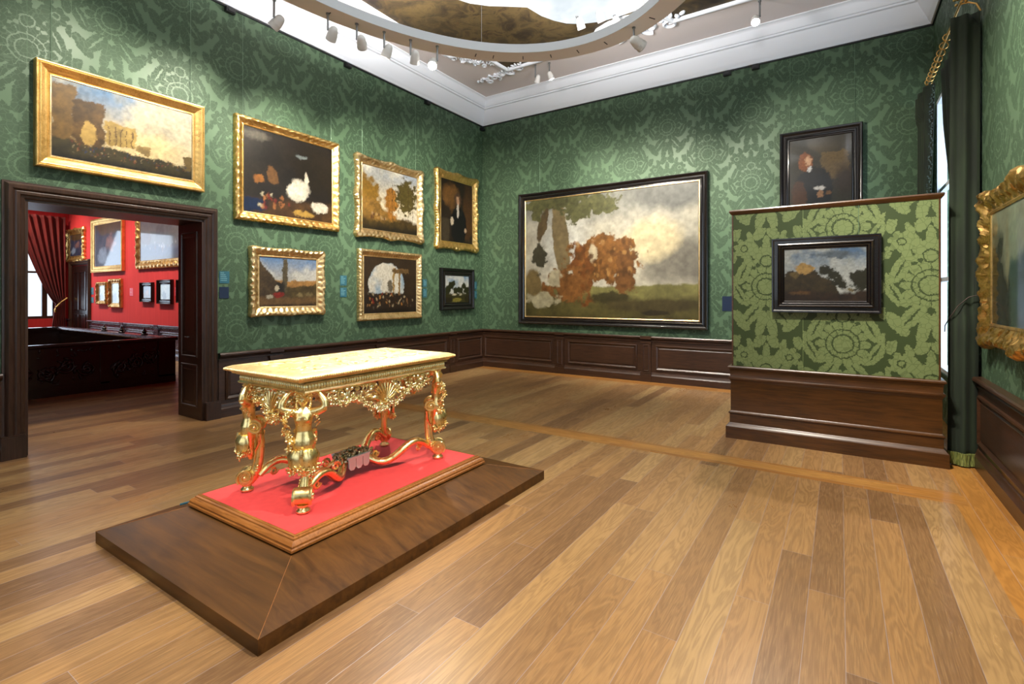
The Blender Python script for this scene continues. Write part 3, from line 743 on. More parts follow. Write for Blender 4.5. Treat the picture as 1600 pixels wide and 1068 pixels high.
def p_grove(P):
    P.sky((176, 186, 196), (250, 226, 170), (255, 246, 222), .3, 3, .9)
    P.blob(.08, .55, .22, .35, (150, 112, 40), .5, 12, .3); P.land(lambda u: .55 - .42 * u + .04 * np.sin(u * 9), (150, 112, 50), .05, .7, 12)
    P.blob(.5, .48, .12, .26, (176, 120, 48), .6, 18, .25); P.blob(.8, .62, .2, .3, (92, 80, 36), .7, 22, .25)
    for x_ in (.52, .82, .90): P.bar(x_, x_ + .012, .1, .8, (70, 50, 24), .006)
    P.land(lambda u: .22 - .04 * np.sin(u * 6), (74, 58, 26), .06, .8, 14); P.land(lambda u: .1 + .05 * u, (40, 32, 16), .08, .6); P.speck(14, .15, .4, .18, .28, [(90, 50, 30), (180, 150, 110)], .02)
def p_gentleman(P):
    P.fill((40, 30, 20)); P.blob(.3, .75, .3, .25, (130, 90, 44), .5, 6, .6); P.blob(.85, .5, .2, .5, (78, 50, 24), .4, 8, .4); P.mix(np.clip((P.fbm(5, 4) - .4) * 2, 0, 1) * .3, (24, 18, 14))
    P.blob(.55, .28, .26, .34, (14, 13, 14), .08, 8, .1); P.blob(.52, .70, .115, .13, (92, 66, 46), .2, 14, .2); P.blob(.52, .69, .062, .085, (206, 160, 124), .04, 8, .3)
    P.blob(.52, .52, .04, .12, (216, 206, 190), .15, 10, .2); P.blob(.34, .34, .06, .08, (206, 190, 164), .1, 10, .3); P.blob(.76, .22, .05, .05, (190, 160, 130), .1, 10, .3); P.bar(.02, .26, 0, .38, (66, 56, 40), .02)
def p_farm(P):
    P.sky((104, 146, 196), (226, 214, 186), (236, 232, 218), .4, 3, .8); P.land(lambda u: .55 - .0 * u, (190, 140, 76), .02, .4); P.land(lambda u: .46 + .05 * np.sin(u * 5 + 2), (86, 70, 34), .03, .7)
    P.land(lambda u: .95 - 1.5 * u, (82, 64, 38), .03, .8, 14); P.bar(.38, .48, .3, 1.0, (96, 84, 58), .01, .6, .01); P.land(lambda u: .22 + .02 * np.sin(u * 8), (120, 90, 50), .06, .5)
    P.blob(.35, .40, .1, .12, (40, 34, 22), .4, 12, .3); P.blob(.32, .24, .1, .06, (150, 40, 24), .15, 10, .2); P.blob(.29, .38, .05, .07, (214, 200, 170), .2, 10, .3); P.blob(.7, .24, .07, .05, (150, 130, 84), .3, 12, .3); P.blob(.86, .25, .07, .055, (130, 112, 72), .3, 12, .3); P.blob(.17, .20, .05, .05, (196, 186, 160), .3, 12, .3)
    P.land(lambda u: .07 + 0 * u, (50, 36, 20), .06, .5)
def p_arch(P):
    P.fill((52, 38, 22)); P.mix(np.clip((P.fbm(5, 5) - .35) * 2.5, 0, 1) * .5, (76, 58, 34))
    d = 1 - np.sqrt(((P.u - .42) / .34) ** 2 + ((P.v - .52) / .40) ** 2); m = np.clip(d / .03, 0, 1) * np.clip((P.v - .36) / .02, 0, 1)
    P.mix(m, (166, 190, 206)); P.mix(m * np.clip((P.fbm(4, 4) - .35) * 4, 0, 1), (232, 224, 204))
    P.bar(.53, .57, .3, .84, (176, 142, 80), .006); P.bar(.64, .68, .3, .82, (160, 126, 70), .006); P.bar(.5, .85, .74, .82, (110, 84, 46), .01, .5, .02); P.blob(.48, .5, .05, .12, (120, 110, 90), .4, 12, .2)
    P.land(lambda u: .36 - .03 * np.sin(u * 9), (48, 34, 20), .04, .8, 14); P.speck(60, .06, .92, .1, .38, [(150, 110, 70), (200, 180, 140), (150, 50, 34), (60, 44, 30), (110, 100, 80), (200, 140, 70)], .022)
    P.land(lambda u: .09 + .03 * u, (38, 28, 16), .06, .5)
def p_pond(P):
    P.sky((120, 158, 190), (220, 220, 206), (226, 226, 214), .3, 3, .8); P.land(lambda u: .36 + .0 * u, (62, 58, 26), .03, .6)
    for cx, cy, r in ((.10, .45, .14), (.24, .62, .13), (.34, .72, .09), (.42, .45, .10), (.56, .48, .11), (.78, .62, .09), (.68, .44, .09), (.92, .44, .13)): P.blob(cx, cy, r, r * 1.25, (44, 46, 20), .6, 16, .2)
    P.blob(.38, .30, .1, .05, (196, 190, 160), .2, 12, .4); P.blob(.64, .31, .07, .04, (186, 180, 150), .2, 12, .4); P.blob(.48, .10, .22, .09, (140, 130, 56), .2, 12, .3); P.blob(.1, .1, .2, .15, (40, 34, 16), .4, 12, .3); P.blob(.95, .12, .14, .16, (46, 40, 18), .4, 12, .3)
def p_large(P):   # plain meadow with storm sky and russet scrub; not a copy of any picture
    P.sky((140, 140, 132), (206, 200, 182), (216, 208, 184), .3, 2.4, .9); P.blob(.85, .95, .3, .16, (112, 112, 106), .5, 5, .5); P.blob(.9, .45, .22, .2, (136, 130, 116), .5, 5, .6); P.blob(.75, .60, .2, .16, (222, 206, 164), .5, 5, .5)
    P.blob(.25, .62, .2, .3, (214, 212, 200), .3, 4, .7)
    P.land(lambda u: .27 + .005 * np.sin(u * 9), (128, 122, 70), .015, .4, 12); P.land(lambda u: .20 + .02 * np.sin(u * 5 + 1), (92, 84, 44), .06, .6, 14)
    P.blob(.24, .66, .05, .42, (128, 112, 78), .12, 10, .12, .10, .5); P.blob(.12, .78, .03, .15, (92, 76, 50), .5, 20, .2, -.25, .5)
    for cx, cy, rx, ry in ((.10, .95, .10, .08), (.28, .97, .16, .07), (.42, .92, .13, .09), (.52, .90, .08, .07), (.34, .86, .08, .07), (.07, .86, .04, .04)): P.blob(cx, cy, rx, ry, (92, 92, 56), .9, 30, .16, 0, .6)
    P.blob(.50, .47, .20, .16, (126, 84, 38), .7, 24, .14, .0, .7); P.blob(.63, .36, .06, .20, (112, 74, 36), .8, 26, .2, .0, .6); P.blob(.44, .54, .03, .09, (206, 190, 156), .8, 24, .3); P.blob(.37, .38, .06, .24, (120, 72, 30), .8, 26, .25, .1, .6); P.speck(60, .34, .66, .34, .62, [(150, 100, 48), (96, 62, 28), (176, 130, 72)], .018)
    P.blob(.28, .27, .13, .13, (128, 84, 40), .7, 24, .14, .0, .6); P.blob(.20, .30, .05, .08, (196, 184, 150), .7, 22, .3); P.blob(.12, .15, .10, .07, (190, 180, 144), .6, 22, .2); P.blob(.06, .30, .06, .12, (132, 112, 70), .3, 12, .2); P.blob(.10, .50, .04, .11, (66, 64, 48), .8, 24, .2)
    P.blob(.55, .17, .12, .05, (66, 60, 32), .6, 18, .3); P.blob(.75, .11, .3, .06, (78, 68, 38), .3, 14, .4); P.land(lambda u: .035 + 0 * u, (66, 56, 32), .05, .5); P.blob(.78, .06, .08, .02, (50, 42, 24), .4, 20, .3)
def p_portrait(P):
    P.fill((46, 44, 34)); P.bar(.52, .97, .34, .78, (98, 78, 44), .015, .15); P.blob(.9, .3, .2, .3, (44, 32, 20), .2, 6, .6)
    P.blob(.40, .22, .34, .36, (16, 20, 26), .06, 8, .08); P.blob(.16, .15, .14, .24, (70, 40, 20), .06, 8, .12); P.blob(.27, .66, .13, .15, (136, 76, 38), .25, 12, .2); P.blob(.31, .68, .06, .09, (206, 160, 122), .04, 8, .3)
    P.blob(.33, .55, .04, .05, (214, 210, 204), .15, 12, .3); P.blob(.50, .24, .10, .04, (206, 200, 190), .3, 14, .3); P.blob(.52, .15, .06, .06, (150, 110, 76), .1, 10, .3); P.blob(.66, .16, .05, .05, (110, 76, 44), .2, 12, .4)
def p_hill(P):   # hilltop under clouds
    P.sky((66, 98, 134), (196, 200, 194), (176, 180, 176), .25, 4, .9); P.blob(.6, .88, .3, .07, (84, 94, 104), .5, 6, .5)
    P.land(lambda u: np.clip(.62 - 1.5 * (u - .3) ** 2 * (1 + 1 * (u > .3)) + .05 * np.sin(u * 23), .1, 1), (54, 44, 22), .02, .9, 16); P.blob(.26, .62, .13, .10, (164, 132, 76), .5, 18, .2); P.blob(.14, .52, .06, .07, (96, 80, 44), .5, 18, .3)
    for cx, cy, r in ((.50, .60, .09), (.56, .56, .10), (.62, .48, .10), (.68, .38, .09), (.72, .30, .08), (.90, .46, .10), (.97, .50, .11), (.96, .34, .14)): P.blob(cx, cy, r * .8, r, (40, 38, 20), .8, 30, .25)
    P.land(lambda u: .22 + .03 * np.sin(u * 7), (44, 30, 16), .06, .9, 14); P.blob(.2, .16, .15, .04, (92, 66, 34), .5, 14, .4); P.blob(.82, .22, .06, .04, (110, 96, 60), .4, 14, .4)
def p_forest(P):
    P.sky((128, 150, 128), (150, 160, 130), (168, 170, 140), .4, 3, .7); P.blob(.1, .3, .16, .6, (30, 34, 18), .4, 12, .3); P.land(lambda u: .40 + .1 * np.sin(u * 5), (34, 34, 20), .1, .8); P.blob(.5, .35, .2, .3, (26, 48, 52), .5, 10, .4)
    P.blob(.28, .62, .04, .28, (150, 150, 116), .4, 10, .4); P.blob(.8, .6, .2, .3, (46, 52, 28), .6, 14, .3)
def p_bluefield(P):
    P.sky((80, 88, 104), (124, 128, 136), (120, 114, 108), .3, 3, .8); P.land(lambda u: .36 + .04 * np.sin(u * 7), (84, 88, 112), .1, .6); P.blob(.38, .65, .08, .2, (92, 92, 96), .6, 14, .3); P.land(lambda u: .12 + 0 * u, (84, 76, 70), .1, .5); P.blob(.1, .5, .12, .14, (96, 70, 48), .5, 12, .3); P.speck(40, .1, .95, .2, .42, [(120, 90, 90), (60, 66, 90), (190, 190, 196)], .03)
def p_bluemist(P):
    P.fill((52, 60, 88)); P.mix(np.clip((P.fbm(4, 5) - .3) * 2.4, 0, 1) * .6, (84, 92, 116)); P.blob(.6, .9, .6, .2, (92, 72, 48), .4, 8, .3); P.blob(.6, .5, .2, .2, (150, 110, 110), .7, 12, .5); P.blob(.3, .25, .2, .2, (150, 170, 200), .5, 8, .5)
def p_pale(P):
    P.fill((170, 186, 186)); P.mix(np.clip((P.fbm(4, 4) - .35) * 2, 0, 1), (205, 214, 206)); P.blob(.4, .25, .3, .3, (90, 100, 96), .5, 8, .5)
def p_smalldark(P):
    P.fill((86, 96, 120)); P.land(lambda u: .45 + .1 * np.sin(u * 5), (96, 66, 50), .1, .6); P.blob(.5, .5, .2, .25, (150, 110, 84), .4, 8, .4)

# frame profiles (0 = inner edge, 1 = outer edge)
PR_SCOOP = [(0, .024), (0, .034), (.08, .040), (.14, .036), (.20, .042), (.34, .050), (.50, .062), (.62, .074), (.72, .080), (.80, .076), (.86, .082), (.94, .080), (1, .070), (1, 0)]
PR_CARVE = [(0, .024), (0, .036), (.10, .042), (.16, .038), (.26, .044), (.38, .052), (.50, .064), (.60, .074), (.70, .080), (.80, .080), (.90, .072), (1, .052), (1, 0)]
PR_EBONY = [(0, .022), (0, .032), (.06, .040), (.12, .036), (.20, .034), (.28, .048), (.36, .052), (.44, .044), (.60, .046), (.70, .060), (.80, .074), (.90, .078), (.97, .072), (1, .060), (1, 0)]
PR_STEP = [(0, .022), (0, .034), (.05, .038), (.10, .034), (.16, .046), (.22, .050), (.28, .046), (.34, .060), (.42, .066), (.50, .062), (.54, .046), (.80, .044), (.88, .050), (1, .050), (1, 0)]
LEFT = PI / 2
framed((0, -6.361, 3.215), LEFT, 1.494, 1.01, .118, PR_SCOOP, 'wide gilt-framed landscape with ruins hung above the dark wood doorway', p_ruins, M_FRAME, bead(.012, .003, .28, .4), seed=11, slip=(.012, M_FRAMEP), wires=(-.62, .62))
framed((0, -4.470, 3.109), LEFT, 1.55, 1.322, .115, PR_CARVE, 'large gilt-framed dark painting of pale birds, upper row beside the doorway', p_birds, M_FRAME, carve(.05, .010, .006, 2), seed=12, wires=(-.66, .66))
framed((0, -2.626, 3.071), LEFT, 1.472, 1.268, .125, PR_CARVE, 'gilt-framed golden landscape with tall trees, in the middle of the upper row', p_grove, M_FRAMEP, carve(.045, .012, .008, 3), cart=.030, seed=13, wires=(-.6, .6))
framed((0, -.881, 3.135), LEFT, 1.258, 1.48, .145, PR_CARVE, 'gilt-framed portrait of a standing person in black, nearest the corner in the upper row', p_gentleman, M_FRAME, carve(.05, .012, .008, 4), cart=.030, seed=14, wires=(-.5, .5))
framed((0, -4.500, 1.671), LEFT, 1.091, .898, .122, PR_CARVE, 'small gilt-framed farmyard scene with a red-skirted figure, lower row left', p_farm, M_FRAMEP, carve(.04, .012, .006, 5), cart=.014, seed=15)
framed((0, -2.622, 1.658), LEFT, 1.404, 1.142, .115, PR_CARVE, 'gilt-framed scene with a pale arch of sky, lower row middle', p_arch, M_FRAMEP, carve(.028, .010, .008, 6), seed=16)
framed((0, -.879, 1.615), LEFT, 1.013, .81, .145, PR_EBONY, 'small black-framed tree landscape, lower row nearest the corner', p_pond, M_EBONY, seed=17, res=110)
framed((2.758, 0, 2.222), 0, 3.63, 2.586, .135, PR_EBONY, 'largest painting in the room, black moulded frame, low on the back wall', p_large, M_EBONY, seed=18, slip=(.022, M_FRAMEP), res=105, wires=(-1.35, 1.62))
framed((6.118, 0, 3.31), 0, 1.03, 1.22, .13, PR_EBONY, 'black-framed dark portrait of a long-haired sitter, above the free-standing partition', p_portrait, M_EBONY, seed=19, wires=(-.38, .42), cmat=M_CANG)
framed((RW, -3.99, 1.70), -PI / 2, 1.92, 1.19, .165, PR_CARVE, 'ornate bronze-gilt framed forest painting on the right wall, cut by the photo edge', p_forest, M_FRAMED, carve(.07, .022, .014, 9), cart=.045, seed=20, res=60, cmat=M_CANG)

# ================================================================== PARTITION
pt = thing('partition_wall', 'free-standing green damask partition with walnut base and cap, carrying a small painting', 'partition', (5.41, -2.90, 0))
PWD, PH = 1.69, 2.385
MB().box(.014, PWD - .014, -.0, .26, .745, PH - .05).build('damask_panel', M_GREEN_PART, pt)
sp = MB(); sp.box(0, .014, -.006, .266, .745, PH - .05); sp.box(PWD - .014, PWD, -.006, .266, .745, PH - .05); sp.build('edge_strip', M_WOODP, pt)
def ring_sweep(mb, prof):  # prof (out, z) round the partition plan
    P = []
    for (cx, cy, sx, sy) in ((0, 0, -1, -1), (PWD, 0, 1, -1), (PWD, .26, 1, 1), (0, .26, -1, 1)): P.append([(cx + sx * d, cy + sy * d, z) for d, z in prof])
    mb.grid(P, None, True, False)
cp_ = MB(); ring_sweep(cp_, [(-.01, PH - .05), (.006, PH - .05), (.010, PH - .04), (.020, PH - .032), (.026, PH - .015), (.022, PH - .003), (.014, PH), (-.01, PH)]); cp_.box(0, PWD, 0, .26, PH - .045, PH - .002); cp_.build('cap_rail', M_WOODP, pt, smooth=35)
bs = MB(); ring_sweep(bs, [(-.01, .755), (.030, .752), (.036, .742), (.036, .728), (.022, .718), (.016, .700), (.014, .655), (.016, .64), (.030, .632), (.030, .618), (.018, .605), (.012, .59), (.010, .585),
    (.010, .285), (.016, .275), (.028, .268), (.028, .258), (.018, .25), (.018, .16), (.030, .15), (.036, .135), (.052, .122), (.052, 0), (-.01, 0)])
bs.box(0, PWD, 0, .26, .01, .75); bs.build('panelled_base', M_WOODP, pt, smooth=30)
framed((6.235, -2.90, 1.69), 0, .89, .73, .112, PR_STEP, 'small black-framed painting of a hilltop on the green partition', p_hill, M_EBONY, seed=21, res=150)
MB().tube([(1.10, -.004, 2.04 - 0), (1.10, -.004, PH - .05)], .0016, 5).build('hanging_wire', M_WIRE, pt)

# ================================================================== WALL LABELS AND CLIPS
def label_card(loc, rz, w, h, mat, text, lines=5):
    t = thing('wall_label', text, 'label', loc, rz, 'wall labels')
    MB().box(-w / 2, w / 2, -.006, 0, -h / 2, h / 2).build('card', mat, t)
    if lines:
        mb = MB(); rn = random.Random(int(loc[1] * 100))
        for i in range(lines):
            z = h / 2 - .022 - i * (h - .035) / lines; L = w * (.35 if i == 0 else rn.uniform(.45, .75)); mb.box(-w / 2 + .014, -w / 2 + .014 + L, -.0068, -.006, z - .0022, z + .0022)
        mb.build('printed_lines', M_PRINT, t)
    return t
label_card((0, -5.355, 1.715), LEFT, .12, .15, M_LABEL, 'teal label card between the doorway and the farmyard scene, upper one')
label_card((0, -5.358, 1.525), LEFT, .115, .14, M_LABELN, 'dark navy blank card beside the doorway, under the teal label', 0)
label_card((0, -3.58, 1.72), LEFT, .118, .152, M_LABEL, 'blue label between farmyard and arch scenes, upper one')
label_card((0, -3.58, 1.538), LEFT, .118, .145, M_LABEL, 'blue label between farmyard and arch scenes, lower one')
label_card((0, -1.78, 1.717), LEFT, .10, .14, M_LABEL, 'blue label left of the small black-framed tree landscape, upper one')
label_card((0, -1.78, 1.536), LEFT, .10, .16, M_LABEL, 'blue label left of the small black-framed tree landscape, lower one')
label_card((0, -.26, 1.70), LEFT, .10, .16, M_LABEL, 'blue label in the corner right of the black-framed tree landscape, upper one')
label_card((0, -.26, 1.51), LEFT, .10, .16, M_LABEL, 'blue label in the corner right of the black-framed tree landscape, lower one')
label_card((4.86, 0, 1.36), 0, .16, .235, M_LABELN, 'dark blue card on the back wall between the largest painting and the partition', 0)
for loc, rz, wh in (((0, -5.30, 5.02), LEFT, 'above the gap between doorway and birds painting'), ((0, -3.52, 5.02), LEFT, 'high above the gap right of the birds painting'), ((0, -1.74, 5.02), LEFT, 'high on the left wall near the corner'), ((0, -.05, 5.0), LEFT, 'tight in the far corner'),
                    ((4.86, 0, 5.02), 0, 'high on the back wall right of the largest painting'), ((5.27, 0, 5.02), 0, 'high on the back wall towards the portrait')):
    o = MB().box(-.055, .055, -.06, 0, -.03, .03).box(-.04, .04, -.07, -.055, -.02, .02).build('ceiling_bracket', M_BLACK); o.location = loc; o.rotation_euler = (0, 0, rz)
    tag(o, 'small black box under the cornice, ' + wh, 'bracket', 'black boxes under the cornice')

# ================================================================== CURTAINS (right wall window)
def drape(name, mat, parent, fn, nu=70, nv=60, thick=.006):
    P = [[fn(i / (nu - 1), j / (nv - 1)) for j in range(nv)] for i in range(nu)]
    o = MB().grid(P).build(name, mat, parent, smooth=80); md = o.modifiers.new('t', 'SOLIDIFY'); md.thickness = thick
    return o
# near curtain: from y -2.75 (end facing the room) to -1.3 at the top, gathered at z 1.35
cu = thing('curtain', 'near dark green velvet curtain beside the partition, tied back, fringe on the floor', 'curtain', (7.28, -2.6, 0))
def near_c(u, v):
    z = .03 + v * 3.93
    tie = math.exp(-((z - 1.38) / .55) ** 2)
    low = 1 if z < 1.38 else 0
    wtop = 1.20 if z > 1.38 else .42
    s = max(0, (z - 1.38) / 2.6); wid = (.16 + (1.15 * s ** .7)) if z > 1.38 else .16 + .28 * min(1, (1.38 - z) / .9)
    y = -2.735 + wid * u + .010 * math.sin(z * 3 + u * 4)
    amp = .085 * (1 - .35 * tie); folds = 5.5 if z > 1.38 else 4.5
    k = min(1, max(0, (y + 2.70) / .45)); x = 7.285 + .062 * k * (1 - .62 * min(1, max(0, (z - 2.2) / 1.1))) + amp * (1 - .68 * k) * math.cos(u * folds * 2 * PI) + .006 * math.sin(u * 31 + z * 2)
    return (x - 7.28, y + 2.6, z)
drape('curtain_cloth', M_CURT, cu, near_c, 110, 60)
# pleated end facing the room
def end_c(u, v):
    z = .05 + v * 3.90
    x = 7.185 + u * .205 - (.02 * (1 - v)) ; bulge = math.sin(PI * u)
    y = -2.735 - .035 * bulge * (.6 + .4 * math.cos(u * 4 * PI)) - (.03 if z < 1.3 else 0) * bulge
    if z > 3.80: z = 3.80 + (z - 3.80) * (1 if u < .5 else max(.0, 1 - ((u - .5) * 2) ** 2 * 1.0))
    return (x - 7.28, y + 2.6, z)
drape('return_pleat', M_CURT, cu, end_c, 40, 40)
fr = MB(); rn = random.Random(5)
for i in range(150):
    u = rn.random(); p = end_c(u, 0); q = near_c(u, 0)
    for b0 in (p, q):
        fr.tube([(b0[0] + rn.uniform(-.01, .01), b0[1] - .012 + rn.uniform(-.008, .008), .115), (b0[0] + rn.uniform(-.015, .015), b0[1] - .02 + rn.uniform(-.01, .01), .012)], [.006, .009], 5)
fr.build('fringe', M_FRINGE, cu)
tb = MB(); tb.tube([(-.10, -.17, 1.30), (-.12, -.06, 1.22), (-.11, .03, 1.16)], .004, 8); tb.tube([(-.10, -.17, 1.30), (-.05, -.19, 1.40), (.02, -.185, 1.475), (.10, -.18, 1.50)], .0035, 8); tb.ball((.08, -.18, 1.5), .010); tb.ball((.115, -.12, 1.5), .014)
tb.build('tie_back_cord', M_SLOT, cu, smooth=60)
# far curtain
cf = thing('curtain', 'far green curtain at the back corner, seen above the partition', 'curtain', (7.30, -.2, 0))
def far_c(u, v):
    z = 1.0 + v * 2.99; wid = .16 + .62 * max(0, (z - 1.2) / 2.8) ** .8
    y = -.06 - wid * u * 1.15; x = 7.262 + .038 * math.cos(u * 4 * 2 * PI) - (.05 if z > 3.7 else 0) * math.sin(PI * u)
    return (x - 7.30, y + .2, z)
drape('curtain_cloth', M_CURT, cf, far_c, 70, 50)
ff = MB(); rn = random.Random(8)
for k in range(110):
    v = k / 110; p = far_c(1, v); 
    for _ in range(2): ff.ball((p[0] - .035 + rn.uniform(-.02, .02), p[1] - .03 + rn.uniform(-.02, .015), p[2] + rn.uniform(-.012, .012)), (.011, .014, .012), None, 6, 4)
ff.build('edge_fringe', M_CURT, cf)
rd = thing('curtain_rod', 'gilt curtain rod with rings and carved finial above the green curtains', 'curtain rod', (7.25, -1.5, 4.07))
MB().tube([(0, -1.30, -.02), (0, 1.38, -.02)], .010, 10).build('rod', M_FRAMED, rd, smooth=50)
gl = MB(); gl.ball((-.0, -1.33, .05), (.028, .045, .05)); gl.ball((0, -1.30, .11), (.035, .05, .03)); gl.ball((0, -1.33, .16), (.022, .03, .045)); 
rn = random.Random(4)
for k in range(26): gl.ball((rn.uniform(-.05, .03), -1.32 + rn.uniform(-.03, .05), rn.uniform(-.06, .17)), (.014, .02, .012), None, 6, 4, Matrix.Rotation(rn.uniform(0, 3), 3, 'Y'))
gl.build('finial', M_FRAMED, rd, smooth=50)
MB().tube([(0, -1.27, -.03), (.05, -1.275, -.03), (.10, -1.28, -.06), (.13, -1.28, -.13)], .008, 8).tube([(.0, -1.27, .0), (.14, -1.27, .0)], .01, 8).build('bracket', M_FRAMED, rd, smooth=50)
rgm = None
for k, y_ in enumerate((-.62, -.42, -.24, -.08, .08, .22, .36, .5, .62)):
    if rgm is None:
        rgm = MB().tube([(.035 * math.cos(a * PI / 8), 0, .035 * math.sin(a * PI / 8)) for a in range(17)], .005, 6, None, 1, (0, 1, 0)).build('ring', M_FRAMED, rd, smooth=60); o = rgm
    else: o = rgm.copy(); COL.objects.link(o)
    o.location = (0, y_, -.04)

# ================================================================== PLATFORM
pf = thing('display_plinth', 'low dark-stained wooden plinth with sloping sides under the red platform', 'plinth', (3.482, -6.245, 0))
hb = (.872, 1.197); hi = (.545, .832); z0, z1 = .070, .165
P = [[(sx * hb[0], sy * hb[1], 0) for sx, sy in ((-1, -1), (1, -1), (1, 1), (-1, 1))], [(sx * hb[0], sy * hb[1], z0) for sx, sy in ((-1, -1), (1, -1), (1, 1), (-1, 1))], [(sx * hi[0], sy * hi[1], z1) for sx, sy in ((-1, -1), (1, -1), (1, 1), (-1, 1))]]
m_ = MB().grid(P, None, False, True); m_.add([P[2][i] for i in range(4)], [(0, 1, 2, 3)]); m_.build('sloping_base', M_BASE, pf)
ml = MB()
for sx, sy in ((-1, -1), (1, -1), (1, 1), (-1, 1)): ml.tube([(sx * hb[0], sy * hb[1], z0), (sx * hi[0], sy * hi[1], z1)], .0016, 4)
ml.build('mitre_joint', M_MOULD, pf)
rdp = thing('display_platform', 'red-topped platform with golden oak moulded edge standing on the dark plinth', 'platform', (3.482, -6.245, z1 + .002))
def rect_sweep(mb, hx, hy, prof, M=None):
    P = [[(sx * (hx - i), sy * (hy - i), z) for i, z in prof] for sx, sy in ((-1, -1), (1, -1), (1, 1), (-1, 1))]
    mb.grid(P, M, True, False)
mm = MB(); rect_sweep(mm, .545, .832, [(.02, 0), (.02, .008), (0, .008), (0, .020), (.006, .026), (.006, .036), (.016, .048), (.028, .054), (.030, .062), (.040, .066), (.042, .070), (.060, .070)]); mm.box(-.5, .5, -.8, .8, .0, .062)
mm.build('moulded_edge', M_MOULD, rdp, smooth=30)
MB().box(-.487, .487, -.774, .774, .062, .0715).build('red_top', M_REDTOP, rdp)
cable = MB().tube([(2.925, -6.6, .177), (2.90, -6.85, .172), (2.86, -7.0, .160), (2.80, -7.06, .142)], .007, 6).build('cable', M_LABEL); tag(cable, 'thin teal cable poking out behind the left corner of the plinth', 'cable')

# ================================================================== GILDED TABLE
TZ = z1 + .074      # platform top
tb = thing('gilded_table', 'gilded baroque centre table with carved figure legs on the red platform', 'table', (3.475, -6.255, TZ))
HX, HY, HT = .388, .680, .808
top = MB(); rect_sweep(top, HX, HY, [(.05, HT - .055), (.035, HT - .05), (.030, HT - .040), (.012, HT - .034), (0, HT - .026), (0, HT - .018), (.008, HT - .010), (.028, HT - .003), (.034, HT), (.06, HT), (.064, HT - .003), (.075, HT - .003), (.08, HT)])
top.box(-HX + .06, HX - .06, -HY + .06, HY - .06, HT - .05, HT - .001)
top.add([(-HX + .08, -HY + .08, HT), (HX - .08, -HY + .08, HT), (HX - .08, HY - .08, HT), (-HX + .08, HY - .08, HT)], [(0, 1, 2, 3)])
tp = top.build('table_top', M_GOLDTOP, tb, smooth=30)
rn = random.Random(3)
bd = MB()
for sx in (-1, 1):
    n = 84
    for i in range(n): bd.ball((sx * (HX + .001), -HY + (i + .5) * 2 * HY / n, HT - .022), (.006, .0062, .009), None, 6, 4)
for sy in (-1, 1):
    n = 48
    for i in range(n): bd.ball((-HX + (i + .5) * 2 * HX / n, sy * (HY + .001), HT - .022), (.0062, .006, .009), None, 6, 4)
bd.build('bead_edge', M_GOLDTOP, tp, smooth=60)
en = MB()   # low relief of foliage on the top
for sx in (-1, 1):
    for sy in (-1, 1):
        for (cx, cy, r, tn, a0) in ((.12, .12, .09, 1.2, 0), (.16, .34, .10, -1.3, 1), (.10, .50, .07, 1.3, 2), (.22, .50, .055, -1.2, 0), (.24, .20, .05, 1.1, 2)):
            p_ = spiral((sx * cx, sy * cy, HT), r, .01, tn * sx * sy, a0, (1, 0, 0), (0, 1, 0), 24); en.tube(p_, [.0055 - .003 * i / 23 for i in range(24)], 5, None, .6)
            leafy(en, [p_[i] for i in range(0, 24, 3)], .014, .2, None, int(cx * 1000))
leafy(en, [(rn.uniform(-.29, .29), rn.uniform(-.58, .58), HT) for _ in range(150)], .017, .14, None, 22)
en.build('engraved_foliage', M_GOLDTOP, tp, smooth=60)
fz = MB(); FX, FY = .345, .600
rect_sweep(fz, FX, FY, [(-.014, HT - .055), (-.014, HT - .062), (0, HT - .066), (0, HT - .100), (-.006, HT - .104), (-.010, HT - .110), (-.004, HT - .118), (.02, HT - .118)]); fz.box(-FX + .01, FX - .01, -FY + .01, FY - .01, HT - .116, HT - .05)
fo = fz.build('frieze', M_GOLDPALE, tb, smooth=30)
fl = MB()
for sx in (-1, 1):
    n = 60
    for i in range(n):
        y = -FY + (i + .5) * 2 * FY / n; fl.ball((sx * (FX + .001), y, HT - .083), (.007, .0068, .016), None, 6, 4)
for sy in (-1, 1):
    n = 34
    for i in range(n): fl.ball((-FX + (i + .5) * 2 * FX / n, sy * (FY + .001), HT - .083), (.0068, .007, .016), None, 6, 4)
fl.build('leaf_band', M_GOLDPALE, fo, smooth=60)

# ---- carved leg: x = outwards along the diagonal, y = sideways
def posy(mb, c, r, rn, n=5, M=None):
    c = Vector(c); ax = Vector((rn.uniform(-1, 1), rn.uniform(-1, 1), rn.uniform(-1, 1))).normalized(); q = ax.to_track_quat('Z', 'Y').to_matrix()
    for k in range(n):
        a = 2 * PI * k / n; mb.ball(c + q @ Vector((math.cos(a) * r * .6, math.sin(a) * r * .6, 0)), (r * .5, r * .34, r * .22), M, 6, 4, q @ Matrix.Rotation(a, 3, 'Z'))
    mb.ball(c + q @ Vector((0, 0, r * .12)), r * .26, M, 6, 4)
def festoon(mb, pts, rn, r=.02, jitter=.012, per=2, M=None):
    for p in pts:
        for _ in range(per): posy(mb, Vector(p) + Vector((rn.uniform(-1, 1), rn.uniform(-1, 1), rn.uniform(-1, 1))) * jitter, r * rn.uniform(.7, 1.15), rn, 5, M)
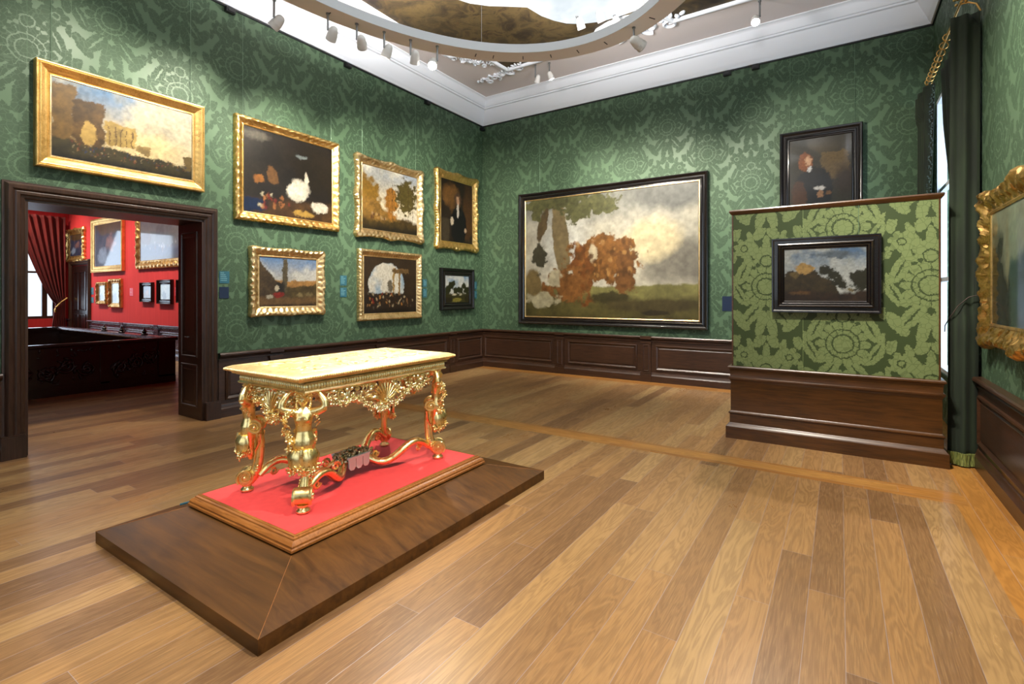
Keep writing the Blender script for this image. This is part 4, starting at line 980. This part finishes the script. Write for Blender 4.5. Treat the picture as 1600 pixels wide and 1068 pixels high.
def make_leg():
    rn = random.Random(17)
    sh = MB()
    # foot: button, volute block with side spirals, S-curved shaft
    sh.lathe([(0, 0), (.034, 0), (.040, .008), (.038, .018), (.028, .024), (.026, .034), (.036, .042), (.036, .05), (0, .055)], 20, Matrix.Translation((.035, 0, 0)))
    sh.tube([(.035, -.043, .096), (.035, .043, .096)], .048, 20)
    path = [(.050, 0, .055), (.022, 0, .070), (-.004, 0, .10), (-.022, 0, .14), (-.034, 0, .19), (-.040, 0, .25), (-.040, 0, .31), (-.030, 0, .37), (-.016, 0, .41)]
    sh.tube(path, [.026, .030, .030, .027, .024, .023, .025, .028, .028], 10, None, 1.25, (0, 1, 0))
    for sy in (-.9, 0, .9): sh.tube([(p[0] + .022, p[1] + sy * .020, p[2]) for p in path[2:]], .006, 6)
    for sg in (-1, 1):
        sh.tube(spiral((.035, sg * .046, .096), .052, .006, 1.9, -.8, (1, 0, 0), (0, 0, 1), 34), [.0095 - .004 * i / 33 for i in range(34)], 6)
        sh.ball((.035, sg * .048, .096), (.012, .014, .012))
    leg = sh.build('leg', M_GOLD, tb, smooth=50)
    # upper scroll at hip height
    us = MB()
    us.tube([(-.022, -.050, .415), (-.022, .050, .415)], .040, 18)
    for sg in (-1, 1):
        us.tube(spiral((-.022, sg * .053, .415), .048, .006, 1.9, 1.2, (1, 0, 0), (0, 0, 1), 34), [.011 - .005 * i / 33 for i in range(34)], 6); us.ball((-.022, sg * .056, .415), (.011, .012, .011))
        us.tube([(-.05, sg * .045, .375), (-.045, sg * .040, .31), (-.02, sg * .035, .26)], [.012, .010, .005], 6)
    us.build('scroll', M_GOLD, leg, smooth=50)
    # figure
    fg = MB()
    secs = [(.20, .012, .012, .014), (.24, .016, .030, .034), (.28, .018, .034, .036), (.32, .020, .040, .044), (.36, .022, .046, .054), (.39, .026, .050, .062), (.42, .024, .048, .062), (.445, .022, .042, .054), (.47, .022, .036, .045), (.50, .025, .036, .044), (.53, .028, .040, .050), (.555, .028, .040, .056), (.578, .022, .034, .058), (.595, .018, .024, .040), (.61, .016, .017, .019), (.63, .018, .015, .016)]
    fg.grid([[(ox + rx * math.cos(2 * PI * k / 18), ry * math.sin(2 * PI * k / 18), z) for k in range(18)] for z, ox, rx, ry in secs], None, False, True)
    b0 = len(fg.v) - 18 * len(secs); fg.f += [tuple(b0 + k for k in range(18)), tuple(b0 + 18 * (len(secs) - 1) + k for k in range(18))]; fg.m += [0, 0]
    fg.ball((.030, 0, .648), (.034, .029, .039), None, 14, 10)      # head
    fg.ball((.066, 0, .644), (.008, .006, .011)); fg.ball((.056, 0, .622), (.009, .010, .008)); fg.ball((.061, .012, .659), (.005, .009, .004)); fg.ball((.061, -.012, .659), (.005, .009, .004)); fg.ball((.060, 0, .632), (.006, .010, .004))
    for sg in (-1, 1):
        fg.ball((.028, sg * .027, .648), (.006, .004, .010))
        fg.ball((.054, sg * .022, .538), (.018, .019, .018), None, 10, 8)
        fg.tube([(.020, sg * .045, .575), (.022, sg * .072, .578), (.026, sg * .100, .590), (.030, sg * .122, .602)], [.027, .027, .024, .021], 12)
        fg.tube([(.030, sg * .122, .600), (.026, sg * .118, .632), (.018, sg * .100, .662), (.008, sg * .082, .685)], [.022, .0215, .017, .013], 12)
        fg.tube([(.008, sg * .082, .682), (.0, sg * .066, .694)], [.012, .011], 10)
        for k in range(4): fg.tube([(.004 - k * .0055 + .008, sg * .070, .690), (.0 - k * .0055 + .008, sg * .050, .6955), (-.004 - k * .0055 + .008, sg * .036, .693)], [.0042, .0036, .003], 6)
        fg.tube([(.016, sg * .076, .688), (.024, sg * .062, .695)], [.0045, .0035], 6)
        fg.ball((.030, sg * .026, .385), (.034, .034, .050), None, 12, 8)   # thighs
    f_ = fg.build('figure', M_GOLD, leg, smooth=80)
    rm = f_.modifiers.new('join', 'REMESH'); rm.mode = 'VOXEL'; rm.voxel_size = .0042; rm.use_smooth_shade = True
    sm = f_.modifiers.new('soften', 'SMOOTH'); sm.iterations = 4; sm.factor = .6
    hr = MB()
    for k in range(80):
        a = rn.uniform(0, 2 * PI); e = rn.uniform(-.5, 1.4); q = Vector((math.cos(a) * math.cos(e) * .030, math.sin(a) * math.cos(e) * .030, math.sin(e) * .034))
        if q.x > .012 and q.z < .018: continue
        hr.ball(Vector((.020, 0, .656)) + q * 1.15, (.014, .011, .011), None, 6, 4, Matrix.Rotation(a, 3, 'Z'))
    for sg in (-1, 1):
        for k in range(7): hr.ball((.018 + .003 * k, sg * (.034 + .004 * math.sin(k)), .645 - k * .012), (.010, .010, .011), None, 6, 4)
    hr.build('hair', M_GOLD, f_, smooth=60) if False else hr.build('hair', M_GOLD, leg, smooth=60)
    # acanthus skirt and garlands
    sk = MB()
    for k in range(9):
        a = -1.5 + k * 3.0 / 8; ca, sa = math.cos(a), math.sin(a)
        sk.tube([(.022 + ca * .050, sa * .060, .365), (.022 + ca * .066, sa * .074, .330), (.022 + ca * .062, sa * .070, .290), (.022 + ca * .074, sa * .080, .268)], [.008, .018, .014, .005], 6, None, 1.5, (ca, sa, 0))
    sk.tube([(.075 + .004 * math.cos(t), 0, 0) for t in ()] or [(.085, 0, .375), (.092, 0, .33), (.082, 0, .27), (.06, 0, .22)], [.010, .016, .013, .005], 8)
    sk.build('acanthus_skirt', M_GOLD, leg, smooth=60)
    gr = MB()
    festoon(gr, [(.025 + .055 * math.cos(-1.6 + t * 3.2 / 9), .062 * math.sin(-1.6 + t * 3.2 / 9), .252 - .010 * math.cos(t)) for t in range(10)], rn, .027, .012, 3)
    gr.build('waist_garland', M_GOLD, leg, smooth=60); gr = MB()
    for k in range(9):
        t = k / 8; festoon(gr, [(.060 + .012 * math.sin(t * 5), -.075 - .012 * math.sin(t * 4), .595 - t * .23)], rn, .027, .012, 2)
    gr.build('side_garland', M_GOLD, leg, smooth=60); gr = MB()
    for k in range(4): festoon(gr, [(.04 - k * .01, .075, .57 - k * .022)], rn, .02, .008, 1)
    gr.build('side_garland', M_GOLD, leg, smooth=60); gr = MB()
    festoon(gr, [(.035, -.03 + .02 * k, .695 - .01 * abs(k - 1)) for k in range(4)], rn, .020, .010, 2)
    gr.build('crown_garland', M_GOLD, leg, smooth=60)
    lf = MB()
    for sg in (-1, 1):
        leafy(lf, [(-.01 - k * .006, sg * .03, .105 + k * .014) for k in range(5)], .014, .6, None, 5)
    lf.build('leaf_spray', M_GOLD, leg, smooth=60)
    return leg
leg0 = make_leg()
LEGS = [(1, -1), (1, 1), (-1, -1), (-1, 1)]
for i, (sx, sy) in enumerate(LEGS):
    l = leg0 if i == 0 else copy_tree(leg0, tb)
    a = math.atan2(sy * 1.0, sx * 1.0); l.rotation_euler = (0, 0, a)
    l.location = (sx * .270, sy * .555, 0)

# ---- pierced apron with shell, scrolls and festoons, one per side
def apron(half, drop, out, axis, name):
    """local: x along the side, -y outwards, z up from the frieze underside"""
    rn = random.Random(int(half * 1000)); ap = MB()
    for sg in (-1, 1):
        for (cx, cz, r, tn, a0, th) in ((.30, -.035, .045, 1.4, PI / 2, .010), (.52, -.055, .042, -1.3, PI / 2, .010), (.70, -.035, .040, 1.4, 0, .009), (.42, -.10, .030, 1.2, PI, .008), (.86, -.045, .034, -1.3, PI / 2, .009)):
            x = sg * cx * half; p_ = spiral((x, 0, cz * drop / .17), r, .006, tn * sg, a0, (1, 0, 0), (0, 0, 1), 30); ap.tube(p_, [th - th * .5 * i / 29 for i in range(30)], 7)
        ap.tube([(sg * .12 * half, 0, -.02), (sg * .3 * half, -.008, -.006), (sg * .5 * half, 0, -.012), (sg * .7 * half, -.004, -.004), (sg * .95 * half, 0, -.02)], [.008, .012, .009, .012, .007], 8)
        ap.tube([(sg * .10 * half, 0, -.10), (sg * .25 * half, -.008, -.085), (sg * .4 * half, 0, -.115), (sg * .6 * half, 0, -.080), (sg * .85 * half, 0, -.06)], [.007, .011, .010, .010, .006], 8)
        leafy(ap, [(sg * (.12 + .027 * k) * half, -.006 - .01 * (k % 3), -.06 + .045 * math.sin(k * 2.3)) for k in range(30)], .022, .6, None, 5)
    o = ap.build(name, M_GOLDPALE, tb, smooth=60)
    # shell fan
    s_ = MB()
    for k in range(11):
        a = math.radians(-70 + k * 14); L = .105 * drop / .17
        s_.tube([(0, -.020, -.125 * drop / .17), (math.sin(a) * L * .5, -.034, -.125 * drop / .17 + math.cos(a) * L * .55), (math.sin(a) * L, -.022, -.125 * drop / .17 + math.cos(a) * L)], [.004, .008, .009], 7)
    s_.tube([(-.05, -.025, -.128 * drop / .17), (0, -.034, -.136 * drop / .17), (.05, -.025, -.128 * drop / .17)], [.006, .012, .006], 8)
    s_.build('shell', M_GOLD, o, smooth=60)
    f = MB()
    for sg in (-1, 1):
        pts = [(sg * half * (.08 + .8 * t / 15), -.018, -drop * (.80 - .50 * (t / 15) ** 1.2) - .025 * math.sin(t / 15 * 3 * PI)) for t in range(16)]
        festoon(f, pts, rn, .025, .012, 3)
    festoon(f, [(.0 + rn.uniform(-.045, .045), -.02, -drop * rn.uniform(.75, 1.08)) for _ in range(18)], rn, .025, .010, 1)
    f.build('flower_festoon', M_GOLD if half < .3 else M_GOLDPALE, o, smooth=60)
    return o
ZA = HT - .118
for (hf, loc, rz) in ((.47, (FX - .030, 0, ZA), PI / 2), (.47, (-FX + .030, 0, ZA), -PI / 2), (.225, (0, -FY + .035, ZA), 0), (.225, (0, FY - .035, ZA), PI)):
    o = apron(hf, .195, 0, 0, 'carved_apron'); o.location = loc; o.rotation_euler = (0, 0, rz)

# ---- stretcher: four S-curved arms meeting at a carved centre
sx_ = MB()
for sx, sy in LEGS:
    A = Vector((sx * .245, sy * .53, .10)); C_ = Vector((sx * .045, sy * .10, .095))
    pts = []; n = 22
    for i in range(n):
        t = i / (n - 1); p = A.lerp(C_, t); p.z = .095 + .070 * math.sin(PI * min(1, t * 1.7)) * (1 if t < .588 else 0) - .045 * math.sin(PI * max(0, (t - .588) / .412)) 
        side = Vector((-sy * sx * .0, 0, 0)); p.x += sx * .05 * math.sin(PI * t); pts.append(p)
    sx_.tube(pts, [.020 + .006 * math.sin(PI * i / (n - 1)) for i in range(n)], 10, None, 1.25)
    sx_.tube([p + Vector((0, 0, .020)) for p in pts], .006, 6)
    sx_.tube(spiral((A.x - sx * .02, A.y - sy * .09, .105), .03, .005, 1.3 * sy, 0, (0, 1, 0), (0, 0, 1), 20), [.008] * 20, 6)
    sx_.tube(spiral((C_.x + sx * .01, C_.y + sy * .07, .105), .034, .005, -1.3 * sy, 0, (0, 1, 0), (0, 0, 1), 20), [.009] * 20, 6)
so = sx_.build('stretcher', M_GOLD, tb, smooth=50)
cb_ = MB(); rn = random.Random(12)
cb_.ball((0, 0, .105), (.075, .13, .032), None, 16, 8)
for k in range(95):
    a = rn.uniform(0, 2 * PI); r = rn.random() ** .5; cb_.ball((.065 * r * math.cos(a), .145 * r * math.sin(a), .135 + .038 * (1 - r) + rn.uniform(-.008, .010)), (.017, .012, .010), None, 7, 5, Matrix.Rotation(rn.uniform(0, 3), 3, 'Z') @ Matrix.Rotation(rn.uniform(-1, 1), 3, 'X'))
for sy in (-1, 1): cb_.tube(spiral((.045, sy * .135, .120), .030, .004, 1.4 * sy, 1, (0, 1, 0), (0, 0, 1), 22), [.009] * 22, 7)
cb_.build('fruit_crest', M_TARN, so, smooth=60)
M_LAMB, _, _ = mat_new('grey_painted_tabs', srgb(238, 234, 220), .4, 0)
for sgx in (1, -1):
    lt = MB()
    for k in range(3):
        y0_ = -.088 + k * .060; y1_ = y0_ + .054
        poly = [(y0_, .135), (y1_, .135), (y1_, .070), ((y0_ + y1_) / 2 + .012, .052), ((y0_ + y1_) / 2 - .012, .052), (y0_, .070)]
        Mx = Matrix(((0, 0, sgx, 0), (1, 0, 0, 0), (0, 1, 0, 0), (0, 0, 0, 1)))
        lt.prism(poly, .078, .090, Mx)
    lt.box(min(sgx * .074, sgx * .094), max(sgx * .074, sgx * .094), -.095, .09, .128, .142)
    lt.build('lambrequin', M_LAMB, so)

# ================================================================== STAIR HALL BEYOND THE DOORWAY
HYW = -3.15      # red wall plane
HXW = -13.45     # window wall plane
struct(MB().box(0, 13.0, 0, .1, 0, 5.4).build('wall_far', M_REDWALL), (-13.5, HYW, 0), 0)
# local x grows towards +y (rotated 90 degrees); origin at the far-left, opening y -4.55..-3.65
hl = MB(); OY = -11.7
def hy(y): return y - OY
hl.box(0, hy(-6.2), 0, .3, 0, 5.4); hl.box(hy(-3.46), hy(HYW), 0, .3, 0, 5.4); hl.box(hy(-6.2), hy(-3.46), 0, .3, 0, .80); hl.box(hy(-6.2), hy(-3.46), 0, .3, 3.7, 5.4)
struct(hl.build('wall_hall_left', M_REDWALL), (HXW, OY, 0), PI / 2)
struct(MB().box(-14, -T, -11.9, -11.7, 0, 5.4).build('wall_hall_near', M_REDWALL)); struct(MB().box(-14, -T, -11.9, HYW + .1, 5.4, 5.5).build('ceiling', M_CEIL))
struct(MB().box(-T - .02, -T, -11.7, DY0 - .02, 0, 5.4).box(-T - .02, -T, DY1 + .02, HYW + .1, 0, 5.4).box(-T - .02, -T, DY0 - .02, DY1 + .02, DZ + .02, 5.4).build('wall_hall_right', M_REDWALL))
wf = MB()
for (a, b_, c, d) in ((-6.2, -6.12, .80, 3.7), (-3.74, -3.62, .80, 3.7), (-3.50, -3.46, .80, 3.7), (-5.1, -5.02, .8, 3.7)): wf.box(hy(a), hy(b_), .05, .14, c, d)
for (a, b_) in ((.80, .88), (2.15, 2.21), (3.62, 3.70)): wf.box(hy(-6.2), hy(-3.46), .06, .13, a, b_)
wfo = struct(wf.build('window_4', M_WOODV), (HXW, OY, 0), PI / 2); g = MB().box(hy(-6.12), hy(-3.50), .095, .10, .88, 3.62).build('pane', M_GLASS, wfo); g['kind'] = 'structure'
# hall wainscot
M_BLUEW = wood('hall_painted_wainscot', srgb(52, 42, 56), srgb(80, 66, 80), .25)
hw = wainscot('trim_11', 1.80, 12.9, [4.2, 6.2, 8.2, 10.2], (-13.5, HYW, 0), 0, M_BLUEW); hw2 = wainscot('trim_12', .05, .42, [], (-13.5, HYW, 0), 0, M_BLUEW)
# dark door in the red wall
dd = MB(); dd.box(.02, 1.30, -.03, 0, 0, 2.36)
for a, b_ in ((.16, .62), (.70, 1.16)):
    for c, d in ((.2, .95), (1.05, 2.2)): sweep_rect(dd, a, b_, c, d, [(0, 0), (.01, .015), (.03, .018), (.045, .002)], -.03)
dob = struct(dd.build('door_1', M_RAILDARK), (-13.05, HYW, 0), 0)
dc = MB(); P = []
for (px, pz, sx, sz) in ((0, 0, -1, 0), (0, 2.385, -1, 1), (1.33, 2.385, 1, 1), (1.33, 0, 1, 0)): P.append([(px + sx * i, -o, pz + sz * i) for i, o in cp])
dc.grid(P); struct(dc.build('trim_13', M_WOODV, smooth=35), (-13.06, HYW, 0), 0)
# red curtain at the hall window
rc = thing('curtain', 'dark red curtain tied back at the stair hall window seen through the doorway', 'curtain', (-13.2, -3.7, 0))
def red_c(u, v):
    z = .35 + v * 3.5; zt = 1.25
    if z > zt: left = -3.50 - .95 * ((z - zt) / 2.6) ** .75
    else: left = -3.50 - .12 * (zt - z)
    right = -3.28
    y = right + (left - right) * u; x = -13.25 + .055 * math.cos(u * 7 * 2 * PI)
    return (x + 13.2, y + 3.7, z)
drape('curtain_cloth', M_CURTR, rc, red_c, 90, 44)
MB().tube([(.09, .44, 1.42), (.10, .30, 1.30), (.09, .18, 1.14)], .022, 8).ball((.1, .16, 1.05), (.03, .03, .07)).build('tie_back_cord', M_FRAMED, rc)
# stair balustrade
bal = thing('stair_balustrade', 'dark carved wooden stair balustrade behind the doorway, glossy relief panels', 'balustrade', (-3.35, -6.0, 0))
BX = 0
bp = MB(); bp.box(-.05, .0, -2.6, 1.50, .0, .72); bp.box(-.07, .03, -2.6, 1.52, 0, .11); bp.box(-.06, .018, -2.6, 1.51, .11, .135)
for yy_ in (-1.4, .52, 1.28): bp.box(-.06, .018, yy_ - .06 if yy_ < 1 else yy_ - .02, yy_ + .06 if yy_ < 1 else yy_ + .24, .10, .72)
bp.build('panel_wall', M_RAILDARK, bal)
MB().grid([[(x, y, z) for x, z in ((-.075, .715), (.03, .715), (.042, .73), (.042, .748), (.02, .77), (-.06, .77), (-.08, .748), (-.08, .73))] for y in (-2.6, 1.55)], None, False, True).build('handrail', M_RAILDARK, bal, smooth=30)
rn = random.Random(31)
for (ya, yb) in ((-2.5, -1.5), (-1.3, .42), (.62, 1.22)):
    cv = MB()
    cv.box(-.002, .006, ya, yb, .16, .69)
    n = int((yb - ya) / .26) + 1
    for i in range(n):
        yc = ya + (i + .5) * (yb - ya) / n; zc = .40 + rn.uniform(-.08, .08)
        p_ = spiral((.012, yc, zc), .115, .02, 1.6 * rn.choice((-1, 1)), rn.uniform(0, 6), (0, 1, 0), (0, 0, 1), 34, (.02, 0, 0)); cv.tube(p_, [.020 - .008 * k / 33 for k in range(34)], 7)
        for k in range(14):
            q = p_[rn.randrange(34)] + Vector((0, rn.uniform(-.06, .06), rn.uniform(-.06, .06))); cv.ball(q, (.022, .05, .018), None, 7, 5, Matrix.Rotation(rn.uniform(0, 3), 3, 'X'))
    for k in range(int((yb - ya) * 18)): cv.ball((.008, rn.uniform(ya, yb), rn.choice((rn.uniform(.17, .25), rn.uniform(.58, .68)))), (.014, .035, .014), None, 6, 4, Matrix.Rotation(rn.uniform(0, 3), 3, 'X'))
    cv.build('carved_relief', M_RAILDARK, bal, smooth=60)
sb = thing('stair_balustrade', 'far run of the dark stair balustrade with upright carved finials on its rail', 'balustrade', (-3.45, -4.62, 0))
q_ = MB(); q_.box(-5.2, 0, -.04, .04, 0, .72); q_.box(-5.2, .0, -.06, .06, 0, .10); q_.build('panel_wall', M_RAILDARK, sb)
MB().grid([[(x, y, z) for y, z in ((-.07, .715), (-.085, .735), (-.07, .775), (.07, .775), (.085, .735), (.07, .715))] for x in (-5.3, -.0)], None, False, True).build('handrail', M_BLUEW, sb, smooth=30)
fin0 = None
for x_ in (-2.6, -1.75, -.75):
    if fin0 is None:
        fin0 = MB().lathe([(0, .0), (.05, 0), (.055, .02), (.03, .04), (.045, .065), (.02, .09), (.012, .12), (0, .13)], 14).box(-.06, .06, -.03, .03, -.005, .02).build('finial', M_RAILDARK, sb, smooth=50); o = fin0
    else: o = fin0.copy(); COL.objects.link(o)
    o.location = (x_, 0, .775)
sl_ = MB(); sl_.box(-5.2, -5.1, -2.4, 0, 0, .75); sl_.box(-5.25, -5.05, -2.4, 0, .735, .775); sl_.build('return_rail', M_RAILDARK, sb)
# hall pictures
def hall(x0, x1, z0, z1, fw, label, paint, mat, seed, prof=PR_CARVE, orn=None, cart=0, step=.03, cm=None):
    framed(((x0 + x1) / 2, HYW, (z0 + z1) / 2), 0, x1 - x0, z1 - z0, fw, prof, label, paint, mat, orn, cart, seed=seed, res=45, step=step, cmat=cm or M_CANG)
hall(-13.35, -12.0, 2.50, 3.47, .17, 'small gilt-framed picture above the dark door in the red stair hall', p_bluemist, M_FRAME, 41, orn=carve(.12, .02, .02, 1), cart=.03)
hall(-11.40, -9.25, 2.13, 3.62, .17, 'upright gilt-framed picture on the red wall, between the door and the large one', p_bluemist, M_FRAME, 42, prof=PR_SCOOP)
hall(-8.45, -5.2, 2.15, 3.60, .20, 'large gilt-framed battle-like picture on the red wall, cut by the doorway', p_bluefield, M_FRAME, 43, orn=carve(.10, .02, .012, 2))
hall(-11.02, -10.33, 1.25, 1.86, .10, 'tiny gilt-framed picture on the red wall, left of the gilt pair', p_pale, M_FRAMED, 44, orn=carve(.08, .015, .01, 3))
hall(-10.16, -9.38, 1.17, 1.93, .12, 'tiny gilt-framed picture on the red wall, right and taller of the gilt pair', p_pale, M_FRAMED, 45, orn=carve(.08, .015, .01, 4))
hall(-8.20, -7.54, 1.33, 1.81, .10, 'tiny black-framed picture on the red wall, left of the black ones', p_smalldark, M_EBONY, 46, prof=PR_EBONY)
hall(-7.26, -6.54, 1.29, 1.86, .11, 'small black-framed pale picture on the red wall, middle of the black ones', p_pale, M_EBONY, 47, prof=PR_EBONY)
hall(-6.28, -5.5, 1.32, 1.85, .11, 'black-framed picture on the red wall, half hidden by the doorway edge', p_smalldark, M_EBONY, 48, prof=PR_EBONY)
label_card((-8.85, HYW, 1.58), 0, .2, .2, M_LABELR, 'red-pink label on the red wall between the gilt pair and the black frames', 2)
label_card((-6.42, HYW, 1.58), 0, .12, .2, M_LABELR, 'red-pink label on the red wall between two black frames', 2)
label_card((-11.5, HYW, 1.62), 0, .22, .2, M_LABEL, 'grey-teal label beside the dark door of the stair hall, upper one', 2)
label_card((-11.5, HYW, 1.36), 0, .22, .16, M_LABEL, 'grey-teal label beside the dark door of the stair hall, lower one', 2)
